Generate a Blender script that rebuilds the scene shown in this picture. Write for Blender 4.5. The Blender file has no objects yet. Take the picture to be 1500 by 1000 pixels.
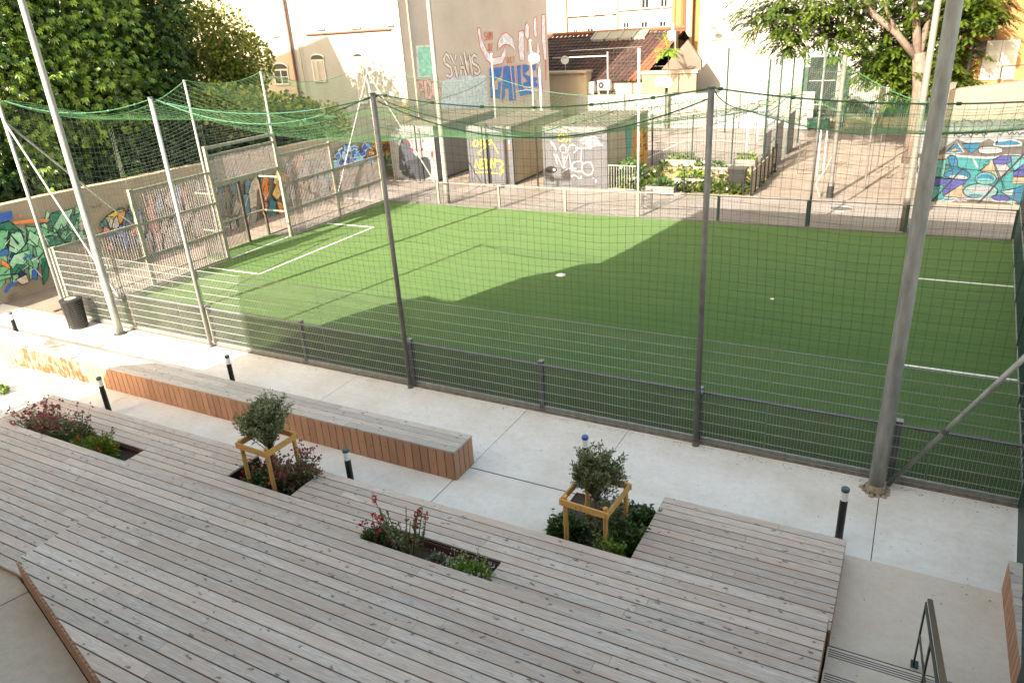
import bpy, math, random
from mathutils import Vector, Matrix
import mathutils.noise as mnoise
random.seed(7)
R = math.radians
scene = bpy.context.scene
COL = scene.collection

# ------------------------------------------------------------------ camera
H = 7.05
FP, PITCH, ROLL, YAW = 1075.62, 0.408977, -0.066545, -0.515059
def _rot():
    cy, sy = math.cos(YAW), math.sin(YAW); cp, sp = math.cos(PITCH), math.sin(PITCH)
    f = Vector((sy*cp, cy*cp, -sp)); r = Vector((cy, -sy, 0)); u = r.cross(f)
    cr, sr = math.cos(ROLL), math.sin(ROLL)
    return r*cr+u*sr, -r*sr+u*cr, f
CR, CU, CF = _rot()
cam_d = bpy.data.cameras.new('camera'); cam = bpy.data.objects.new('camera', cam_d); COL.objects.link(cam)
m = Matrix(((CR.x, CU.x, -CF.x, 0), (CR.y, CU.y, -CF.y, 0), (CR.z, CU.z, -CF.z, H), (0, 0, 0, 1)))
cam.matrix_world = m
cam_d.sensor_width = 36; cam_d.lens = FP/1500*36; cam_d.clip_end = 400; cam_d.clip_start = 0.1
scene.camera = cam

# ------------------------------------------------------------------ light
SUN_EL = R(30.3); LAZ = (0.203, 0.979)          # horizontal direction the light travels
world = bpy.data.worlds.new('World'); scene.world = world; world.use_nodes = True
wn = world.node_tree; wn.nodes.clear()
sky = wn.nodes.new('ShaderNodeTexSky'); sky.sky_type = 'NISHITA'; sky.sun_disc = False
sky.sun_elevation = SUN_EL; sky.sun_rotation = math.atan2(-LAZ[0], -LAZ[1]) % (2*math.pi)
sky.air_density = 0.8; sky.dust_density = 3.0; sky.ozone_density = 0.4
bg = wn.nodes.new('ShaderNodeBackground'); bg.inputs[1].default_value = 0.15
wo = wn.nodes.new('ShaderNodeOutputWorld')
tint = wn.nodes.new('ShaderNodeMix'); tint.data_type = 'RGBA'; tint.blend_type = 'MULTIPLY'; tint.inputs[0].default_value = 1.0
tint.inputs[7].default_value = (1.0, 0.90, 0.655, 1)
wn.links.new(sky.outputs[0], tint.inputs[6]); wn.links.new(tint.outputs[2], bg.inputs[0]); wn.links.new(bg.outputs[0], wo.inputs[0])
sd = bpy.data.lights.new('sun', 'SUN'); sd.energy = 3.5; sd.angle = R(0.27); sd.color = (1.0, 0.90, 0.76)
sun = bpy.data.objects.new('sun', sd); COL.objects.link(sun)
ld = Vector((LAZ[0]*math.cos(SUN_EL), LAZ[1]*math.cos(SUN_EL), -math.sin(SUN_EL)))
sun.rotation_euler = ld.to_track_quat('-Z', 'Y').to_euler(); sun.location = (0, 0, 30)
scene.view_settings.view_transform = 'Standard'; scene.view_settings.look = 'None'
scene.view_settings.exposure = 2.62; scene.view_settings.gamma = 1.0
scene.view_settings.use_curve_mapping = False

# ------------------------------------------------------------------ pixel -> place
def ray(x, y):
    v = CR*((x-750)/FP) + CU*(-(y-500)/FP) + CF
    return v
def G(x, y, z=0.0):
    v = ray(x, y); t = (z-H)/v.z; return Vector((v.x*t, v.y*t, z))
def AY(x, y, Y):
    v = ray(x, y); t = Y/v.y; return Vector((v.x*t, Y, H+v.z*t))
def AX(x, y, X):
    v = ray(x, y); t = X/v.x; return Vector((X, v.y*t, H+v.z*t))
def APL(x, y, p0, n):
    v = ray(x, y); t = (Vector(p0)-Vector((0, 0, H))).dot(n)/v.dot(n); return Vector((0, 0, H))+v*t

# ------------------------------------------------------------------ materials
def newmat(name):
    mt = bpy.data.materials.new(name); mt.use_nodes = True
    nt = mt.node_tree; b = nt.nodes['Principled BSDF']
    return mt, nt, b
def L(nt, a, b): nt.links.new(a, b)
def mat(name, col, rough=0.7, var=0.25, scale=3.0, bump=0.0, bscale=40.0, metal=0.0, col2=None, detail=6, stretch=None):
    mt, nt, b = newmat(name)
    geo = nt.nodes.new('ShaderNodeNewGeometry')
    src = geo.outputs['Position']
    if stretch:
        mp = nt.nodes.new('ShaderNodeMapping'); mp.inputs['Scale'].default_value = stretch
        L(nt, src, mp.inputs[0]); src = mp.outputs[0]
    n = nt.nodes.new('ShaderNodeTexNoise'); n.inputs['Scale'].default_value = scale; n.inputs['Detail'].default_value = detail
    n.inputs['Roughness'].default_value = 0.65
    L(nt, src, n.inputs['Vector'])
    r = nt.nodes.new('ShaderNodeValToRGB')
    c = col; d = col2 if col2 else tuple(max(0, k*(1-var)) for k in col)
    e = tuple(min(1, k*(1+var*0.5)) for k in col)
    r.color_ramp.elements[0].position = 0.3; r.color_ramp.elements[0].color = (*d, 1)
    r.color_ramp.elements[1].position = 0.7; r.color_ramp.elements[1].color = (*(e if not col2 else c), 1)
    L(nt, n.outputs['Fac'], r.inputs[0]); L(nt, r.outputs[0], b.inputs['Base Color'])
    b.inputs['Roughness'].default_value = rough; b.inputs['Metallic'].default_value = metal
    if bump:
        n2 = nt.nodes.new('ShaderNodeTexNoise'); n2.inputs['Scale'].default_value = bscale; n2.inputs['Detail'].default_value = 4
        L(nt, geo.outputs['Position'], n2.inputs['Vector'])
        bp = nt.nodes.new('ShaderNodeBump'); bp.inputs['Strength'].default_value = bump; bp.inputs['Distance'].default_value = 0.02
        L(nt, n2.outputs['Fac'], bp.inputs['Height']); L(nt, bp.outputs[0], b.inputs['Normal'])
    return mt
def mixc(nt, fac, a, b_, typ='MIX'):
    mx = nt.nodes.new('ShaderNodeMix'); mx.data_type = 'RGBA'; mx.blend_type = typ
    for s, v in ((0, fac), (6, a), (7, b_)):
        if hasattr(v, 'type') or hasattr(v, 'links'): nt.links.new(v, mx.inputs[s])
        else: mx.inputs[s].default_value = v if s == 0 else (*v, 1)
    return mx.outputs[2]
def ramp(nt, src, p0, p1, c0=(0, 0, 0), c1=(1, 1, 1)):
    r = nt.nodes.new('ShaderNodeValToRGB'); r.color_ramp.elements[0].position = p0; r.color_ramp.elements[1].position = p1
    r.color_ramp.elements[0].color = (*c0, 1); r.color_ramp.elements[1].color = (*c1, 1)
    L(nt, src, r.inputs[0]); return r.outputs[0]
def noise(nt, vec, scale, detail=5, rough=0.6):
    n = nt.nodes.new('ShaderNodeTexNoise'); n.inputs['Scale'].default_value = scale; n.inputs['Detail'].default_value = detail
    n.inputs['Roughness'].default_value = rough
    L(nt, vec, n.inputs['Vector']); return n.outputs['Fac']
def mapping(nt, vec, s, loc=None):
    mp = nt.nodes.new('ShaderNodeMapping'); mp.inputs['Scale'].default_value = s
    L(nt, vec, mp.inputs[0])
    if loc is not None: L(nt, loc, mp.inputs['Location'])
    return mp.outputs[0]
def wood(name, light, dark, warm, axis='x', warmamt=0.5, knots=0.8, rough=0.8):
    """weathered plank: grain along axis, knots, one tone per plank (object random)"""
    mt, nt, b = newmat(name)
    geo = nt.nodes.new('ShaderNodeNewGeometry'); oi = nt.nodes.new('ShaderNodeObjectInfo')
    add = nt.nodes.new('ShaderNodeVectorMath'); add.operation = 'MULTIPLY_ADD'
    cmb = nt.nodes.new('ShaderNodeCombineXYZ')
    for i in range(3): L(nt, oi.outputs['Random'], cmb.inputs[i])
    add.inputs[1].default_value = (37, 53, 71)
    L(nt, cmb.outputs[0], add.inputs[0]); L(nt, geo.outputs['Position'], add.inputs[2])
    P = add.outputs[0]
    s = {'x': (2.2, 40, 40), 'z': (40, 40, 2.2), 'y': (40, 2.2, 40)}[axis]
    g1 = noise(nt, mapping(nt, P, s), 2.2, 7, 0.7)
    s2 = {'x': (0.45, 3.5, 3.5), 'z': (3.5, 3.5, 0.45), 'y': (3.5, 0.45, 3.5)}[axis]
    g2 = noise(nt, mapping(nt, P, s2), 2.2, 4)
    c = mixc(nt, ramp(nt, g1, 0.30, 0.62), dark, light)
    wf = nt.nodes.new('ShaderNodeMath'); wf.operation = 'MULTIPLY'; wf.inputs[1].default_value = warmamt
    wr = ramp(nt, g2, 0.35, 0.7)
    L(nt, wr, wf.inputs[0])
    c = mixc(nt, wf.outputs[0], c, warm)
    # per plank tone
    tone = nt.nodes.new('ShaderNodeMapRange'); tone.inputs[3].default_value = 0.86; tone.inputs[4].default_value = 1.12
    L(nt, oi.outputs['Random'], tone.inputs[0])
    hs = nt.nodes.new('ShaderNodeHueSaturation'); L(nt, tone.outputs[0], hs.inputs['Value']); L(nt, c, hs.inputs['Color'])
    c = hs.outputs[0]
    # blotches
    st = noise(nt, mapping(nt, P, tuple(0.22*q if q > 5 else 1.6 for q in s)), 2.4, 8, 0.8)
    blm = nt.nodes.new('ShaderNodeMath'); blm.operation = 'MULTIPLY'; blm.inputs[1].default_value = 0.5*knots
    L(nt, ramp(nt, st, 0.56, 0.72), blm.inputs[0])
    c = mixc(nt, blm.outputs[0], c, tuple(k*0.34 for k in dark))
    # knots: little dark ovals
    vo = nt.nodes.new('ShaderNodeTexVoronoi'); vo.inputs['Scale'].default_value = 6.2
    vs = {'x': (0.75, 1.5, 1), 'z': (1.5, 1.5, 0.75), 'y': (1.5, 0.75, 1)}[axis]
    dist = nt.nodes.new('ShaderNodeTexNoise'); dist.inputs['Scale'].default_value = 12; L(nt, P, dist.inputs['Vector'])
    va = nt.nodes.new('ShaderNodeVectorMath'); va.operation = 'MULTIPLY_ADD'; va.inputs[1].default_value = (0.12, 0.12, 0.12)
    L(nt, dist.outputs['Color'], va.inputs[0]); L(nt, mapping(nt, P, vs), va.inputs[2])
    L(nt, va.outputs[0], vo.inputs['Vector'])
    kf = nt.nodes.new('ShaderNodeMath'); kf.operation = 'MULTIPLY'; kf.inputs[1].default_value = knots
    L(nt, ramp(nt, vo.outputs['Distance'], 0.06, 0.19, (1, 1, 1), (0, 0, 0)), kf.inputs[0])
    c = mixc(nt, kf.outputs[0], c, tuple(k*0.22 for k in dark))
    L(nt, c, b.inputs['Base Color']); b.inputs['Roughness'].default_value = rough
    bp = nt.nodes.new('ShaderNodeBump'); bp.inputs['Strength'].default_value = 0.35; bp.inputs['Distance'].default_value = 0.004
    L(nt, g1, bp.inputs['Height']); L(nt, bp.outputs[0], b.inputs['Normal'])
    return mt
def concrete(name, base, stain, scale=0.7, spots=0.5):
    mt, nt, b = newmat(name)
    geo = nt.nodes.new('ShaderNodeNewGeometry'); P = geo.outputs['Position']
    c = mixc(nt, ramp(nt, noise(nt, P, scale, 6, 0.65), 0.42, 0.68), base, stain)
    c = mixc(nt, ramp(nt, noise(nt, mapping(nt, P, (1, 4, 1)), 2.6, 7, 0.75), 0.35, 0.7, (0.25,)*3, (0.0,)*3), c, tuple(k*0.72 for k in base))
    c = mixc(nt, ramp(nt, noise(nt, P, 9, 8, 0.8), 0.45, 0.75, (0, 0, 0), (0.35,)*3), c, tuple(k*0.6 for k in stain))
    vo = nt.nodes.new('ShaderNodeTexVoronoi'); vo.inputs['Scale'].default_value = 2.6; L(nt, P, vo.inputs['Vector'])
    c = mixc(nt, ramp(nt, vo.outputs['Distance'], 0.02, 0.06, (spots,)*3, (0, 0, 0)), c, tuple(k*0.35 for k in base))
    L(nt, c, b.inputs['Base Color']); b.inputs['Roughness'].default_value = 0.85
    bp = nt.nodes.new('ShaderNodeBump'); bp.inputs['Strength'].default_value = 0.25; bp.inputs['Distance'].default_value = 0.01
    L(nt, noise(nt, P, 60, 5), bp.inputs['Height']); L(nt, bp.outputs[0], b.inputs['Normal'])
    return mt
def leafmat(name, c1, c2, trans=0.35):
    mt, nt, b = newmat(name)
    geo = nt.nodes.new('ShaderNodeNewGeometry')
    c = mixc(nt, geo.outputs['Random Per Island'], c1, c2)
    nz = noise(nt, geo.outputs['Position'], 0.9, 3)
    c = mixc(nt, ramp(nt, nz, 0.35, 0.65, (0, 0, 0), (0.5,)*3), c, tuple(k*0.6 for k in c1))
    L(nt, c, b.inputs['Base Color']); b.inputs['Roughness'].default_value = 0.38
    tr = nt.nodes.new('ShaderNodeBsdfTranslucent'); L(nt, c, tr.inputs['Color'])
    ms = nt.nodes.new('ShaderNodeMixShader'); ms.inputs[0].default_value = trans
    out = nt.nodes['Material Output']
    L(nt, b.outputs[0], ms.inputs[1]); L(nt, tr.outputs[0], ms.inputs[2]); L(nt, ms.outputs[0], out.inputs['Surface'])
    return mt
def flat(name, col, rough=0.7, metal=0.0):
    return mat(name, col, rough, 0.12, 6.0, metal=metal)

M = {}
M['deck'] = wood('weathered_deck_wood', (0.56, 0.505, 0.46), (0.26, 0.215, 0.185), (0.43, 0.315, 0.25), warmamt=0.85, knots=.85)
M['bench_top'] = wood('weathered_bench_wood', (0.50, 0.465, 0.43), (0.26, 0.23, 0.21), (0.40, 0.32, 0.26), knots=1.0)
M['cladding'] = wood('brown_cladding_wood', (0.44, 0.235, 0.145), (0.25, 0.125, 0.075), (0.40, 0.215, 0.125), axis='z', knots=0.5)
M['timber'] = wood('yellow_treated_timber', (0.62, 0.36, 0.11), (0.36, 0.18, 0.05), (0.62, 0.33, 0.09), axis='z', knots=0.6)
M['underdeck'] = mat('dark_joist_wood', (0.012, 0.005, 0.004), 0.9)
M['pave'] = concrete('pale_concrete', (0.70, 0.67, 0.64), (0.545, 0.485, 0.41), 0.45)
M['terrace'] = concrete('warm_concrete', (0.46, 0.385, 0.305), (0.36, 0.265, 0.18), 0.7)
M['landing'] = concrete('landing_concrete', (0.60, 0.535, 0.465), (0.54, 0.445, 0.35), 0.8)
M['step'] = concrete('step_concrete', (0.62, 0.55, 0.47), (0.54, 0.46, 0.37), 1.2)
M['road'] = concrete('alley_concrete', (0.20, 0.18, 0.165), (0.14, 0.115, 0.095), 0.35)
M['gravel'] = mat('sandy_gravel', (0.19, 0.155, 0.125), 0.95, 0.3, 1.2, bump=0.5, bscale=60)
M['court'] = mat('pink_court_asphalt', (0.175, 0.152, 0.14), 0.9, 0.15, 0.6)
M['ground'] = mat('base_ground', (0.16, 0.14, 0.12), 0.95, 0.3, 0.8)
M['soil'] = mat('planting_soil', (0.06, 0.042, 0.03), 0.95, 0.5, 14, bump=1.0, bscale=30)
M['rust'] = mat('rusty_steel_edge', (0.14, 0.05, 0.03), 0.8, 0.4, 8)
M['galv'] = mat('galvanised_steel', (0.30, 0.30, 0.285), 0.5, 0.35, 9, metal=0.35, stretch=(1, 1, 0.25))
M['galvdark'] = mat('dull_grey_steel', (0.11, 0.11, 0.105), 0.5, 0.35, 7, metal=0.3, stretch=(1, 1, 0.25))
M['pole'] = mat('grey_painted_steel', (0.15, 0.14, 0.13), 0.5, 0.35, 5, metal=0.2)
M['wire'] = mat('galvanised_wire', (0.27, 0.28, 0.27), 0.45, 0.2, 9, metal=0.3)
M['infill'] = mat('dark_mesh_infill', (0.05, 0.05, 0.045), 0.6, 0.3, 4)
M['rail'] = mat('painted_rail_steel', (0.10, 0.105, 0.12), 0.5, 0.5, 8, metal=0.2)
M['cagegrn'] = mat('olive_grey_frame', (0.26, 0.245, 0.19), 0.6, 0.3, 6)
M['bars'] = mat('pale_bar_steel', (0.34, 0.29, 0.275), 0.6, 0.25, 4)
M['netdark'] = mat('dark_green_net', (0.014, 0.026, 0.018), 0.6, 0.3, 9)
M['netgreen'] = mat('green_net', (0.10, 0.235, 0.095), 0.6, 0.2, 5)
M['rope'] = mat('dark_green_rope', (0.02, 0.10, 0.06), 0.7, 0.5, 9)
M['netpale'] = mat('pale_net', (0.26, 0.28, 0.23), 0.6, 0.2, 5)
M['black'] = mat('black_paint', (0.015, 0.015, 0.015), 0.45, 0.3, 5)
M['dkgreen'] = mat('dark_green_paint', (0.008, 0.032, 0.028), 0.5, 0.3, 5)
M['white'] = mat('white_paint', (0.62, 0.62, 0.60), 0.6, 0.08, 8)
M['lens'] = mat('frosted_lens', (0.75, 0.75, 0.76), 0.25, 0.05, 4)
M['blue'] = mat('blue_cap', (0.02, 0.09, 0.30), 0.5, 0.2, 9)
M['capgrn'] = mat('grey_green_cap', (0.05, 0.085, 0.09), 0.5, 0.2, 9)
M['glass'] = mat('dark_window_glass', (0.02, 0.022, 0.025), 0.12, 0.3, 1.5)
M['shutter'] = mat('pale_shutter', (0.34, 0.31, 0.27), 0.7, 0.1, 3)
M['frame'] = mat('window_frame_white', (0.40, 0.38, 0.35), 0.6, 0.1, 3)

def turf():
    mt, nt, b = newmat('artificial_turf')
    geo = nt.nodes.new('ShaderNodeNewGeometry'); P = geo.outputs['Position']
    c = mixc(nt, ramp(nt, noise(nt, mapping(nt, P, (0.35, 4.5, 1)), 1.3, 6, 0.7), 0.3, 0.72), (0.034, 0.088, 0.026), (0.098, 0.142, 0.056))
    c = mixc(nt, ramp(nt, noise(nt, mapping(nt, P, (1.2, 1.0, 1)), 0.35, 3), 0.35, 0.7, (0, 0, 0), (0.35,)*3), c, (0.072, 0.125, 0.034))
    c = mixc(nt, ramp(nt, noise(nt, P, 90, 3), 0.35, 0.7, (0.5,)*3, (0, 0, 0)), c, (0.025, 0.07, 0.018))
    c = mixc(nt, ramp(nt, noise(nt, mapping(nt, P, (.25, 9, 1)), 1.0, 4, .6), .45, .62, (0, 0, 0), (.30,)*3), c, (0.035, 0.075, 0.022))
    c = mixc(nt, ramp(nt, noise(nt, P, 1.1, 7, .8), .56, .72, (0, 0, 0), (.35,)*3), c, (0.11, 0.14, 0.06))
    L(nt, c, b.inputs['Base Color']); b.inputs['Roughness'].default_value = 1.0; b.inputs['Specular IOR Level'].default_value = 0.05
    b.inputs['Sheen Weight'].default_value = 0.08
    b.inputs['Sheen Tint'].default_value = (0.75, 0.9, 0.45, 1)
    bp = nt.nodes.new('ShaderNodeBump'); bp.inputs['Strength'].default_value = 0.6; bp.inputs['Distance'].default_value = 0.02
    L(nt, noise(nt, P, 120, 3), bp.inputs['Height']); L(nt, bp.outputs[0], b.inputs['Normal'])
    return mt
M['turf'] = turf()
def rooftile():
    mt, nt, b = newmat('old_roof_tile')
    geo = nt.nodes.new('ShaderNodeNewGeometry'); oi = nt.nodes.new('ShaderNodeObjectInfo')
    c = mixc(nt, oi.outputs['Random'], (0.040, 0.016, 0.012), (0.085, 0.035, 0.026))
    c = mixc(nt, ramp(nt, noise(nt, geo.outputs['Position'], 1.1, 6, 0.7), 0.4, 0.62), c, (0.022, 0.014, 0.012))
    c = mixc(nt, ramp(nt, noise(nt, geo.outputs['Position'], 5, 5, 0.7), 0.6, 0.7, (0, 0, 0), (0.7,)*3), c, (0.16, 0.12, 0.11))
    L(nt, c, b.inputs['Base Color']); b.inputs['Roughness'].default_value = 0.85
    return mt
M['tile'] = rooftile()  # tile colour darkened to stand for the shadow across the roof
M['tilehot'] = mat('orange_roof_tile', (0.22, 0.065, 0.03), 0.85, 0.35, 4)  # roof tile coloured as sunlit; also the orange of the string course
def plaster(name, base, stain, z0=0.0):
    mt, nt, b = newmat(name)
    geo = nt.nodes.new('ShaderNodeNewGeometry'); P = geo.outputs['Position']
    c = mixc(nt, ramp(nt, noise(nt, P, 0.5, 6, 0.65), 0.4, 0.7), base, tuple(k*0.86 for k in base))
    c = mixc(nt, ramp(nt, noise(nt, mapping(nt, P, (1.5, 1.5, 0.16)), 1.0, 6, 0.7), 0.5, 0.75, (0, 0, 0), (0.55,)*3), c, stain)
    c = mixc(nt, ramp(nt, noise(nt, P, 14, 5, 0.7), 0.5, 0.8, (0, 0, 0), (0.4,)*3), c, tuple(k*0.7 for k in stain))
    L(nt, c, b.inputs['Base Color']); b.inputs['Roughness'].default_value = 0.9
    bp = nt.nodes.new('ShaderNodeBump'); bp.inputs['Strength'].default_value = 0.4; bp.inputs['Distance'].default_value = 0.01
    L(nt, noise(nt, P, 25, 6), bp.inputs['Height']); L(nt, bp.outputs[0], b.inputs['Normal'])
    return mt
M['cream'] = plaster('cream_plaster', (0.31, 0.26, 0.20), (0.25, 0.19, 0.125))
M['whiteplaster'] = plaster('white_plaster', (0.25, 0.24, 0.225), (0.20, 0.175, 0.145))
M['palegrey'] = plaster('pale_grey_plaster', (0.28, 0.265, 0.255), (0.30, 0.26, 0.22))
M['pink'] = plaster('pink_grey_plaster', (0.43, 0.37, 0.33), (0.38, 0.315, 0.275))
M['ochre'] = plaster('ochre_plaster', (0.24, 0.125, 0.045), (0.18, 0.105, 0.05))
M['oldwall'] = plaster('stained_old_wall', (0.36, 0.295, 0.21), (0.26, 0.18, 0.11))
M['muralwall'] = plaster('pale_wall_render', (0.18, 0.145, 0.115), (0.12, 0.09, 0.07))
M['container'] = mat('grey_container_paint', (0.068, 0.068, 0.078), 0.6, 0.12, 1.2)
M['containerside'] = mat('cream_container_paint', (0.36, 0.30, 0.205), 0.7, 0.15, 1.5)
M['roofrib'] = mat('beige_metal_roof', (0.20, 0.165, 0.14), 0.6, 0.2, 1.5)
M['bark'] = mat('tree_bark', (0.13, 0.095, 0.075), 0.9, 0.45, 9, bump=0.8, bscale=18, stretch=(1, 1, 0.3))
M['barkdark'] = mat('dark_bark', (0.07, 0.055, 0.04), 0.9, 0.45, 9)
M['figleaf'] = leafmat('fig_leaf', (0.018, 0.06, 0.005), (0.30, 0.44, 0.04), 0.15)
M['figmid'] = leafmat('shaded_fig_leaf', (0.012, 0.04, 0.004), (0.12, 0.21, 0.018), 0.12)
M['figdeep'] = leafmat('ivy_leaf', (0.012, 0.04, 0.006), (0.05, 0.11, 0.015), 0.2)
M['bushleaf'] = leafmat('bush_leaf', (0.07, 0.11, 0.012), (0.48, 0.48, 0.09), 0.3)
M['ailleaf'] = leafmat('ailanthus_leaf', (0.010, 0.028, 0.003), (0.088, 0.125, 0.010), 0.22)
M['olive'] = leafmat('olive_leaf', (0.09, 0.11, 0.04), (0.33, 0.35, 0.17), 0.2)
M['herb'] = leafmat('herb_leaf', (0.035, 0.085, 0.02), (0.11, 0.18, 0.05), 0.25)
M['lime'] = leafmat('lime_leaf', (0.10, 0.19, 0.02), (0.24, 0.34, 0.05), 0.3)
M['dryleaf'] = leafmat('straw_leaf', (0.13, 0.12, 0.05), (0.26, 0.23, 0.12), 0.2)
M['redflower'] = leafmat('red_flower', (0.40, 0.01, 0.02), (0.62, 0.04, 0.03), 0.2)
M['pinkflower'] = leafmat('magenta_flower', (0.32, 0.03, 0.08), (0.52, 0.09, 0.15), 0.2)
M['whiteflower'] = leafmat('white_flower', (0.6, 0.6, 0.6), (0.75, 0.72, 0.75), 0.2)

PAINT = {}
def paint(rgb):
    k = tuple(round(c, 3) for c in rgb)
    if k not in PAINT: PAINT[k] = mat('wall_paint', k, 0.85, 0.38, 5.0, detail=9)
    return PAINT[k]

# ------------------------------------------------------------------ object helpers
LOC = {}
def tag(o, label=None, cat=None, group=None, kind=None):
    if label: o['label'] = label
    if cat: o['category'] = cat
    if group: o['group'] = group
    if kind: o['kind'] = kind
    return o
def thing(name, label, cat, loc, group=None):
    o = bpy.data.objects.new(name, None); COL.objects.link(o); o.location = loc
    o.empty_display_size = 0.2
    LOC[o.name] = Vector(loc); return tag(o, label, cat, group)
class MB:
    def __init__(s): s.v = []; s.f = []; s.m = []
    def add(s, vs, fs, mi=0):
        n = len(s.v); s.v += [tuple(p) for p in vs]; s.f += [tuple(i+n for i in f) for f in fs]; s.m += [mi]*len(fs); return s
    def box(s, x0, x1, y0, y1, z0, z1, mi=0):
        v = [(x0, y0, z0), (x1, y0, z0), (x1, y1, z0), (x0, y1, z0), (x0, y0, z1), (x1, y0, z1), (x1, y1, z1), (x0, y1, z1)]
        return s.add(v, [(0, 3, 2, 1), (4, 5, 6, 7), (0, 1, 5, 4), (1, 2, 6, 5), (2, 3, 7, 6), (3, 0, 4, 7)], mi)
    def obox(s, p0, p1, w, h, up=(0, 0, 1), mi=0):
        """bar of w x h section from p0 to p1"""
        p0 = Vector(p0); p1 = Vector(p1); d = (p1-p0).normalized(); up = Vector(up)
        if abs(d.dot(up)) > 0.99: up = Vector((0, 1, 0))
        a = d.cross(up).normalized()*w/2; b = a.cross(d).normalized()*h/2
        v = [p0-a-b, p0+a-b, p0+a+b, p0-a+b, p1-a-b, p1+a-b, p1+a+b, p1-a+b]
        return s.add(v, [(0, 1, 2, 3), (7, 6, 5, 4), (0, 4, 5, 1), (1, 5, 6, 2), (2, 6, 7, 3), (3, 7, 4, 0)], mi)
    def tube(s, p0, p1, r0, r1=None, n=12, cap=True, mi=0):
        return s.path([p0, p1], [r0, r1 if r1 is not None else r0], n, cap, mi)
    def path(s, pts, rad, n=8, cap=True, mi=0):
        pts = [Vector(p) for p in pts]
        if not hasattr(rad, '__len__'): rad = [rad]*len(pts)
        base = len(s.v); ref = None
        for i, p in enumerate(pts):
            d = (pts[min(i+1, len(pts)-1)]-pts[max(i-1, 0)]).normalized()
            if ref is None: ref = d.orthogonal().normalized()
            a = (ref-d*ref.dot(d)).normalized(); ref = a; b = d.cross(a)
            for k in range(n):
                t = 2*math.pi*k/n; s.v.append(tuple(p+(a*math.cos(t)+b*math.sin(t))*rad[i]))
        for i in range(len(pts)-1):
            for k in range(n):
                j = (k+1) % n
                s.f.append((base+i*n+k, base+i*n+j, base+(i+1)*n+j, base+(i+1)*n+k)); s.m.append(mi)
        if cap:
            s.f.append(tuple(base+k for k in range(n))[::-1]); s.m.append(mi)
            s.f.append(tuple(base+(len(pts)-1)*n+k for k in range(n))); s.m.append(mi)
        return s
    def build(s, name, mats, parent=None, smooth=False, **kw):
        me = bpy.data.meshes.new(name)
        off = LOC[parent.name] if parent is not None else Vector((0, 0, 0))
        vs = [(p[0]-off.x, p[1]-off.y, p[2]-off.z) for p in s.v] if parent is not None else s.v
        me.from_pydata(vs, [], s.f)
        if not isinstance(mats, (list, tuple)): mats = [mats]
        for q in mats: me.materials.append(q)
        if len(mats) > 1: me.polygons.foreach_set('material_index', s.m)
        if smooth: me.polygons.foreach_set('use_smooth', [True]*len(s.f))
        me.update()
        o = bpy.data.objects.new(name, me); COL.objects.link(o)
        if parent is not None: o.parent = parent; LOC[o.name] = off.copy()
        else: LOC[o.name] = Vector((0, 0, 0))
        if kw: tag(o, **kw)
        return o
def copy_tree(o, parent=None):
    c = o.copy(); COL.objects.link(c); c.parent = parent
    for ch in [x for x in ALLCH(o)]: copy_tree(ch, c)
    return c
def ALLCH(o): return [x for x in COL.objects if x.parent == o]
def clone(root, loc, label):
    c = copy_tree(root); c.location = loc; c['label'] = label; return c

def plank(name, mt, parent, x0, x1, y0, y1, z1, th=0.034, ch=0.002, xl=None, xr=None):
    """board along X with small chamfers; xl/xr: slanted ends as (x at y0, x at y1)"""
    xa0, xa1 = xl if xl else (x0, x0); xb0, xb1 = xr if xr else (x1, x1)
    z0 = z1-th; m_ = MB()
    v = [(xa0, y0, z0), (xb0, y0, z0), (xb1, y1, z0), (xa1, y1, z0),
         (xa0, y0, z1-ch), (xb0, y0, z1-ch), (xb1, y1, z1-ch), (xa1, y1, z1-ch),
         (xa0+ch, y0+ch, z1), (xb0-ch, y0+ch, z1), (xb1-ch, y1-ch, z1), (xa1+ch, y1-ch, z1)]
    f = [(0, 1, 5, 4), (1, 2, 6, 5), (2, 3, 7, 6), (3, 0, 4, 7), (4, 5, 9, 8), (5, 6, 10, 9), (6, 7, 11, 10), (7, 4, 8, 11), (8, 9, 10, 11), (3, 2, 1, 0)]
    return m_.add(v, f).build(name, mt, parent)

# ------------------------------------------------------------------ ground, pavement, alley
MB().box(-200, 200, -150, 250, -0.6, -0.05).build('ground', M['ground'], kind='structure')
pav = thing('pavement', None, None, (0, 0, 0)); tag(pav, kind='structure')
xs = [-34, -29, -23.2, -18.9, -14.7, -10.4, -6.13, -4.02, 0.2, 4.5, 9]
for i in range(len(xs)-1):
    g_ = 0.006
    MB().box(xs[i]+g_, xs[i+1]-g_, 9.06, 11.27, -0.3, 0).build('slab', M['pave'], pav)
xs2 = [-34, -29, -23.2, -18.9, -14.7, -10.4, -6.2]
for i in range(len(xs2)-1):
    MB().box(xs2[i]+g_, xs2[i+1]-g_, 6.0, 9.05, -0.3, 0).build('slab', M['pave'], pav)
MB().box(-6.19, -4.06, 6.0, 9.035, -0.3, 0).build('slab', M['pave'], pav)
MB().box(-0.6, 1.77, 7.42, 9.2, -0.3, 0.002).build('slab', M['landing'], pav)
MB().box(-34, 9, 5.0, 11.2, -0.31, -0.012).build('slab_bed', M['soil'], pav)
MB().box(1.775, 9, 5, 9.05, -0.3, 0).build('slab', M['pave'], pav)
MB().box(-6.05, -4.1, 9.036, 9.058, -0.06, 0.001).build('drain_slot', M['black'], pav)
MB().box(-34, 9, 11.275, 11.395, -0.3, 0.006).build('edge_strip', mat('dirty_edging', (.20, .165, .125), .95, .6, 9, detail=9), kind='structure')
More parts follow.
